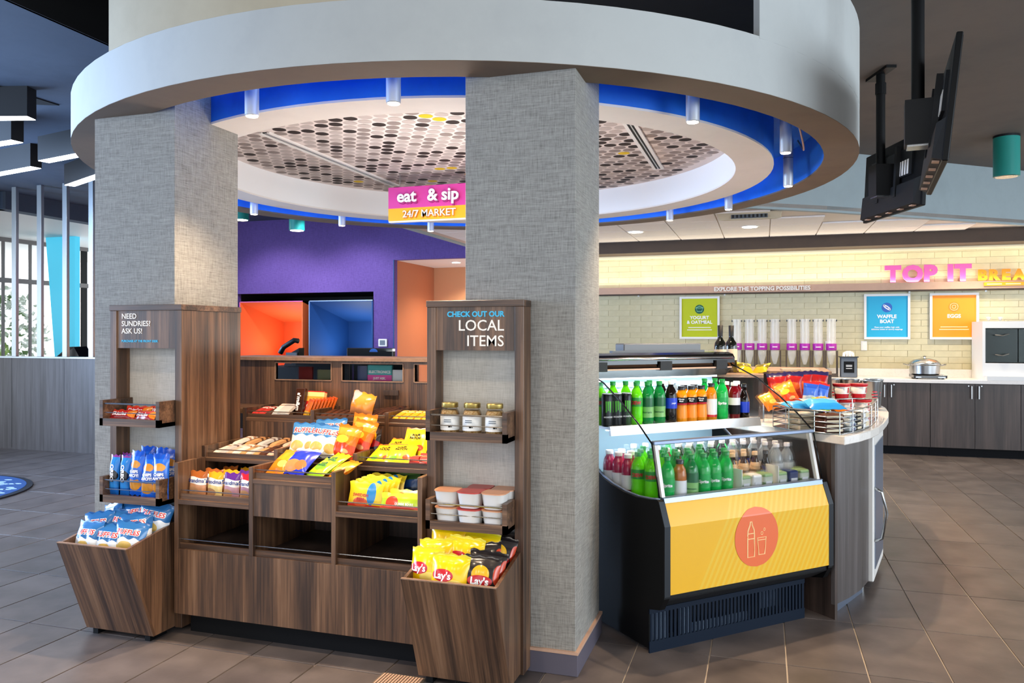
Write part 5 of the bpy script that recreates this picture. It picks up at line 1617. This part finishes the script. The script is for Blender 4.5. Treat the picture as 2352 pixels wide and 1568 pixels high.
for k, (n, s) in enumerate(front):
    setb(n, s, .012, FZ, 'against the cooler glass, %s from left' % ORDX[k], 'bottles against the cooler glass')
rowsb = [(.10, ['dew', 'dew', 'seag', 'sprite', 'sprite', 'sprite', 'seag', 'coffee', 'coffee', 'coffee', 'darkglass', 'water', 'water']),
         (.18, ['dew', 'dew', 'dew', 'seag', 'sprite', 'sprite', 'darkglass', 'darkglass', 'coffee', 'coffee', 'darkglass', 'water', 'water']),
         (.26, ['pink', 'dew', 'dew', 'sprite', 'red', 'water', 'sprite', 'pepsi', 'darkglass', 'water', 'pepsi', 'water', 'water']),
         (.34, ['pink', 'pink', 'dew', 'sprite', 'pink', 'pepsi', 'water', 'pepsi', 'pepsi', 'pepsi', 'water', 'pepsi', 'water']),
         (.42, ['pink', 'pink', 'water', 'water', 'pink', 'sprite', 'pepsi', 'pepsi', 'water', 'pepsi', 'sprite', 'water', 'pepsi'])]
for j, (d, names) in enumerate(rowsb):
    for k, n in enumerate(names):
        s = .07 + k * .0745
        if j == 0 and k < 7:
            s += .02
        setb(n, s, d, FZ, 'in the %s well row, %s from left' % (ORD[j + 1], ORDX[k]), 'bottles in the cooler well')
# curved clear display trays with packs at the right of the well
printmat('pk_leaf', .1, [(0, '#3e6a3a'), (.3, '#7f9f6a'), (.55, '#cfd6c0'), (.8, '#8fae78')], [(0, .03, .05, .02, '#dfe0da')])
for k, (s0, s1, lab) in enumerate(((.53, .75, 'left'), (.77, 1.0, 'right'))):
    t = thing('display_tray', 'curved clear tray of salad packs against the cooler glass, ' + lab + ' one', 'tray', (BX, BY, FZ), (0, 0, R(45)), 'curved clear trays in the cooler')
    pts = [(.055, .135), (.02, .128), (-.01, .105), (-.03, .07), (-.035, .03), (-.03, 0.003)]
    vs = [(s0, d, z) for d, z in pts] + [(s1, d, z) for d, z in pts]
    MB().add(vs, [(i, i + 1, 7 + i, 6 + i) for i in range(5)]).build('curved_cover', 'acrylic', t, smooth=True)
    MB().box(s0, s0 + .004, -.03, .055, .002, .13).build('tray_end', 'white_plastic', t)
    for q in range(3):
        w_ = (s1 - s0) / 3
        a = s0 + .008 + q * w_
        MB().box(a, a + w_ - .012, -.022, .05, .003, .095).build('salad_pack', 'pk_leaf' if q != 1 else 'pk_navy' if k else 'jar_label', t, bevel=.006)
        MB().box(a + .01, a + w_ - .025, -.0245, -.021, .02, .06).build('pack_label', 'lab_white', t)

# ================================================================== ROUNDED SIDE COUNTER
outer = [(.386, 4.243), (.47, 4.39), (.543, 4.554), (.61, 4.76), (.663, 4.981), (.705, 5.18), (.744, 5.388), (.785, 5.68), (.81, 6.0), (.80, 6.35), (.72, 6.7)]
poly = outer + [(.3, 6.9), (-.6, 6.9), (-.6, 5.2), (-.29, 4.925)]
ct_ = thing('side_counter', 'rounded counter with white top and grey wood panels beside the cooler', 'counter', (0, 0, 0))
MB().prism(poly, .893, .938).build('counter_top', 'quartz', ct_, bevel=.004)
ins = [(.345, 4.29), (.425, 4.43), (.497, 4.585), (.557, 4.77)]
pn = MB()
for (a, b) in zip(ins, ins[1:]):
    d = Vector((b[0] - a[0], b[1] - a[1])).normalized()
    nx, ny = -d.y * .02, d.x * .02
    pn.hexa([(a[0], a[1], .075), (b[0], b[1], .075), (b[0] + nx, b[1] + ny, .075), (a[0] + nx, a[1] + ny, .075)], [(a[0], a[1], .893), (b[0], b[1], .893), (b[0] + nx, b[1] + ny, .893), (a[0] + nx, a[1] + ny, .893)])
pn.build('front_panel', 'wood_grey', ct_)
MB().hexa([(.345, 4.29, 0.0), (-.25, 4.87, 0.0), (-.235, 4.885, 0.0), (.358, 4.303, 0.0)], [(.345, 4.29, .893), (-.25, 4.87, .893), (-.235, 4.885, .893), (.358, 4.303, .893)]).build('side_panel', 'wood_dark', ct_)
MB().hexa([(.33, 4.34, 0), (.53, 4.80, 0), (.51, 4.81, 0), (.31, 4.35, 0)], [(.33, 4.34, .075), (.53, 4.80, .075), (.51, 4.81, .075), (.31, 4.35, .075)]).build('plinth', 'blue_steel', ct_)
MB().box(-.2, .52, 5.5, 6.6, 0.0, .893).build('rear_body', 'wood_dark', ct_)
# under-counter fridge on the rounded side
fr_ = thing('counter_fridge', 'white edged under-counter fridge with curved handle under the rounded top', 'fridge', (.565, 4.80, 0), (0, 0, R(78)))
MB().box(0, .62, .02, .5, .05, .88).build('body', 'black_plastic', fr_)
MB().box(0, .62, -.022, .02, .06, .875).build('door', 'white_plastic', fr_, bevel=.006)
MB().box(.06, .56, -.026, -.02, .12, .82).build('door_glass', 'blue_steel', fr_)
MB().tube([(.05, -.022, .58), (.05, -.06, .56), (.05, -.085, .44), (.05, -.06, .30), (.05, -.022, .28)], .009, 8).build('handle', 'steel', fr_, smooth=True)
for sx_ in (.04, .58):
    MB().lathe([(.018, 0), (.018, .05)], 10, sx_, .05).build('foot', 'steel', fr_)

# wooden hutch with shelf top behind the cooler
hu = thing('wood_hutch', 'dark brown hutch with pale top standing on the rounded counter', 'shelf unit', (0, 0, .938))
MB().box(-.58, .40, 5.20, 5.85, .262, .280).build('top_board', 'wood_edge', hu)
MB().box(.37, .40, 5.22, 5.85, 0, .262).build('side_panel', 'wood_dark', hu)
MB().box(-.58, -.55, 5.22, 5.85, 0, .262).build('side_panel', 'wood_dark', hu)
MB().box(-.55, .37, 5.5, 5.52, 0, .262).build('back_panel', 'wood_dark', hu)
MB().box(-.58, .0, 4.93, 5.20, .250, .268).build('lower_top', 'wood_edge', hu)
MB().box(-.03, 0.0, 4.95, 5.20, 0, .25).build('divider', 'wood_dark', hu)
wb = thing('wine_bottle', 'x', 'wine bottle')
mat('wine_glass', '#0c0f0a', .06, coat=.5)
mat('wine_label', '#d8c8a8', .5)
MB().lathe([(.033, 0), (.037, .004), (.037, .165), (.033, .19), (.018, .212), (.0145, .225), (.0145, .285), (.0158, .287), (.0158, .296), (.0005, .297)], 20).build('body', 'wine_glass', wb, smooth=True)
MB().lathe([(.0377, .08), (.0377, .15)], 20, cap=False).build('label', 'wine_label', wb, smooth=True)
MB().lathe([(.0152, .23), (.0162, .298), (.0005, .299)], 14, cap=False).build('capsule', 'black_matte', wb, smooth=True)
PW = Proto(wb)
PW.place((-.255, 5.00, 1.206), (0, 0, R(20)), 'dark wine bottle with cream label on the hutch, left and taller looking one', 'wine bottles')
PW.place((-.196, 5.16, 1.206), (0, 0, R(10)), 'dark wine bottle with cream label on the hutch, right one partly behind', 'wine bottles')
# wire basket
wbk = thing('wire_basket', 'steel wire basket with rounded front on the white counter', 'basket', (0, 0, .938))
bpth = [(.128, 4.43), (.25, 4.35), (.366, 4.277), (.44, 4.41), (.51, 4.575), (.572, 4.776), (.62, 5.0), (.665, 5.26), (.52, 5.24), (.42, 5.14), (.28, 4.93), (.12, 4.72), (.05, 4.55)]
for z in (.004, .032, .060, .088, .116):
    MB().tube([(x, y, z) for x, y in bpth], .0028 if z < .11 else .004, 6, True).build('wire', 'steel', wbk, smooth=True)
for (x, y) in bpth:
    MB().tube([(x, y, .002), (x, y, .118)], .003, 6).build('upright', 'steel', wbk)
MB().prism(bpth, .0005, .003).build('mesh_floor', 'steel', wbk)
# contents
printmat('pk_cream', .03, [(0, '#c8b8a0'), (.5, '#dacbb2')], [])
mat('pk_brown', '#4a2618', .4)
mat('pk_black', '#16171b', .35)
mat('pk_light', '#c9d3d6', .35)
def pack(w, l, h, m, x, y, z, rz, lab, g):
    o = MB().box(-w / 2, w / 2, -l / 2, l / 2, 0, h).build('snack_pack', m, loc=(x, y, z), rot=(0, 0, R(rz)), bevel=.006)
    tag(o, lab, 'snack pack', g)
    MB().box(-w / 2 + .012, w / 2 - .012, -l / 2 - .0006, -l / 2 + .001, h * .2, h * .75).build('pack_label', 'wine_label' if m != 'pk_light' else 'pk_navy', o)
for k in range(3):
    pack(.13, .1, .030, 'pk_cream', .20, 4.47, .942 + .033 * k, 38, 'cream sandwich pack, %s from the bottom of the stack in the wire basket' % ORD[k], 'cream packs in the basket')
for k in range(4):
    pack(.115, .1, .022, 'pk_brown', .325, 4.40, .942 + .0235 * k, 30, 'dark brown brownie pack, %s from the bottom of the stack in the wire basket' % ORD[k], 'brown packs in the basket')
for k in range(4):
    pack(.075, .09, .022, 'pk_light', .408, 4.47, .942 + .0235 * k, 62, 'pale foil pack, %s from the bottom of the stack in the wire basket' % ORD[k], 'pale packs in the basket')
for k in range(4):
    pack(.085, .09, .022, 'pk_black', .445, 4.555, .942 + .0235 * k, 66, 'black pack, %s from the bottom of the stack in the wire basket' % ORD[k], 'black packs in the basket')
for k in range(2):
    pack(.09, .08, .045, 'pk_white', .50, 4.67, .942 + .047 * k, 70, 'white pack, %s at the right end of the wire basket' % ['lower', 'upper'][k], 'white packs in the basket')
printmat('m_blue_bag', .16, [(0, '#2a8ad0'), (.3, '#4aa8e0'), (.7, '#d8c0b0'), (.9, '#3a9ad8')], [])
PBB, _ = bag('snack_bag', 'snack bag', .2, .15, .04, 'm_blue_bag', 12, 12, seed=61)
put(PBB, .33, 4.42, 1.055, -72, 0, 24, 'sky blue bag lying on top of the packs in the wire basket')
put(PBB, .23, 4.50, 1.048, -80, 0, 40, 'sky blue bag lying at the left end of the wire basket')
put(PO, .42, 4.62, 1.02, -60, 0, 60, 'orange snack bag on top at the right of the wire basket')
# riser behind the basket with bags
rs = thing('wire_riser', 'low steel wire riser behind the basket holding snack bags', 'rack', (0, 0, .938))
for x in (-.0, .12, .24, .36):
    MB().tube([(x, 4.80, .10), (x, 5.14, .14)], .004).build('wire', 'steel', rs)
for x, y, h_ in ((0, 4.80, .1), (.36, 4.80, .1), (0, 5.14, .14), (.36, 5.14, .14)):
    MB().tube([(x, y, 0), (x, y, h_)], .005).build('leg', 'steel', rs)
MB().tube([(0, 4.80, .1), (.36, 4.80, .1), (.36, 5.14, .14), (0, 5.14, .14)], .005, 6, True).build('frame', 'steel', rs)
PDo, _ = bag('snack_bag', 'snack bag', .15, .2, .06, 'm_doritos', 12, 14, seed=62)
printmat('m_bluewhite', .18, [(0, '#d8dde2'), (.35, '#3a6ad0'), (.7, '#2a52b8'), (.9, '#c02a2a')], [(0, .05, .04, .02, '#c8d8e4')])
PBW, _ = bag('snack_bag', 'snack bag', .12, .18, .05, 'm_bluewhite', 10, 12, seed=63)
printmat('m_funyun', .12, [(0, '#c8a41e'), (.4, '#6e6418'), (.7, '#e0c03a')], [])
PFu, _ = bag('snack_bag', 'snack bag', .1, .12, .04, 'm_funyun', 10, 10, seed=64)
gsn = 'snack bags on the wire riser'
def putk(pr, k, *a):
    o = put(pr, *a)
    o.scale = (k, k, k)
putk(PH, .8, .16, 4.84, 1.035, -22, -22, 10, 'orange cheese snack bag leaning at the front of the riser', gsn)
putk(PBW, .75, .255, 4.88, 1.04, -10, 8, 14, 'blue and white snack bag at the front right of the riser', gsn)
putk(PBW, .75, .315, 4.92, 1.035, -12, 14, 24, 'blue and white snack bag at the right end of the riser', gsn)
putk(PDo, .78, .09, 5.0, 1.06, -8, -6, 6, 'red tortilla chip bag standing on the riser, left', gsn)
putk(PDo, .78, .165, 5.03, 1.065, -8, 4, 8, 'red tortilla chip bag standing on the riser, second from left', gsn)
putk(PDo, .78, .24, 5.06, 1.07, -8, -4, 12, 'red tortilla chip bag standing on the riser, third from left', gsn)
putk(PDo, .78, .315, 5.09, 1.07, -8, 6, 20, 'red tortilla chip bag standing on the riser, right', gsn)
putk(PO, .7, .06, 4.76, 1.02, -40, -20, 30, 'small orange bag in front of the riser on the left', gsn)
putk(PL, .7, .34, 4.74, 1.02, -50, 0, 30, 'lime green bag in front of the riser on the right', gsn)
put(PFu, -.10, 5.10, 1.207, -60, 10, 20, 'yellow snack bag lying on the hutch beside the wine, left', 'yellow snack bags on the hutch')
put(PFu, -.03, 5.13, 1.207, -64, -10, -20, 'yellow snack bag lying on the hutch beside the wine, right', 'yellow snack bags on the hutch')
# paper boxes on top of the red bags
for k, x in enumerate((.16, .27)):
    tag(MB().box(-.055, .055, -.04, .04, 0, .012).build('snack_box', 'pk_cream', loc=(x, 5.30, 1.2185), rot=(0, 0, R(10))), 'flat cream snack box on the hutch top, ' + ['left', 'right'][k], 'snack box', 'flat snack boxes')
# noodle cups
nc = thing('noodle_cup', 'x', 'noodle cup')
MB().lathe([(.036, 0), (.038, .003), (.05, .092)], 22).build('cup', 'white_plastic', nc, smooth=True)
MB().lathe([(.0385, .004), (.0425, .035)], 22, cap=False).build('lower_band', 'red_print', nc, smooth=True)
MB().lathe([(.049, .08), (.054, .088), (.054, .098), (.0005, .099)], 22).build('lid', 'red_print', nc, auto=True)
MB().add([wrap('', .0478, .042)(-.006 + .004 * q, b, 0) for b in (0, .034) for q in range(5)], [(q, q + 1, q + 6, q + 5) for q in range(4)]).build('print_block', 'red_print', nc)
PN = Proto(nc)
for k, (x, y, z, lab) in enumerate(((.40, 5.33, 0, 'lower row, left'), (.50, 5.38, 0, 'lower row, middle'), (.60, 5.43, 0, 'lower row, right'), (.47, 5.36, .1, 'upper row, left'), (.575, 5.41, .1, 'upper row, right'))):
    PN.place((x, y, .9385 + z), (0, 0, R(20 + 10 * k)), 'white noodle cup with red lid behind the basket, ' + lab, 'red lidded noodle cups')
# steel buckets
bu = thing('steel_bucket', 'x', 'bucket')
MB().lathe([(.048, 0), (.05, .003), (.062, .185), (.065, .19), (.065, .196), (.06, .196), (.06, .188), (.048, .01)], 24).build('pail', 'steel', bu, auto=True)
for z, w_ in ((.12, .016), (.1, .022), (.08, .018)):
    MB().add([wrap('', .0602, z)(-w_ + w_ / 3 * q, b, 0) for b in (0, .008) for q in range(7)], [(q, q + 1, q + 8, q + 7) for q in range(6)]).build('print_line', 'red_print', bu)
MB().tube([(-.064, 0, .17), (-.07, -.01, .09), (-.066, -.03, .02)], .003).build('handle', 'steel', bu)
PB_ = Proto(bu)
for k, (x, y) in enumerate(((.455, 5.95), (.575, 5.97), (.69, 5.80), (.735, 6.02))):
    PB_.place((x, y, .9385), (0, 0, R(20)), 'grey metal pail on the far end of the rounded counter, ' + ['leftmost', 'second from left', 'front right', 'rightmost'][k], 'metal pails')
print('OBJECT COUNT', len(bpy.data.objects))
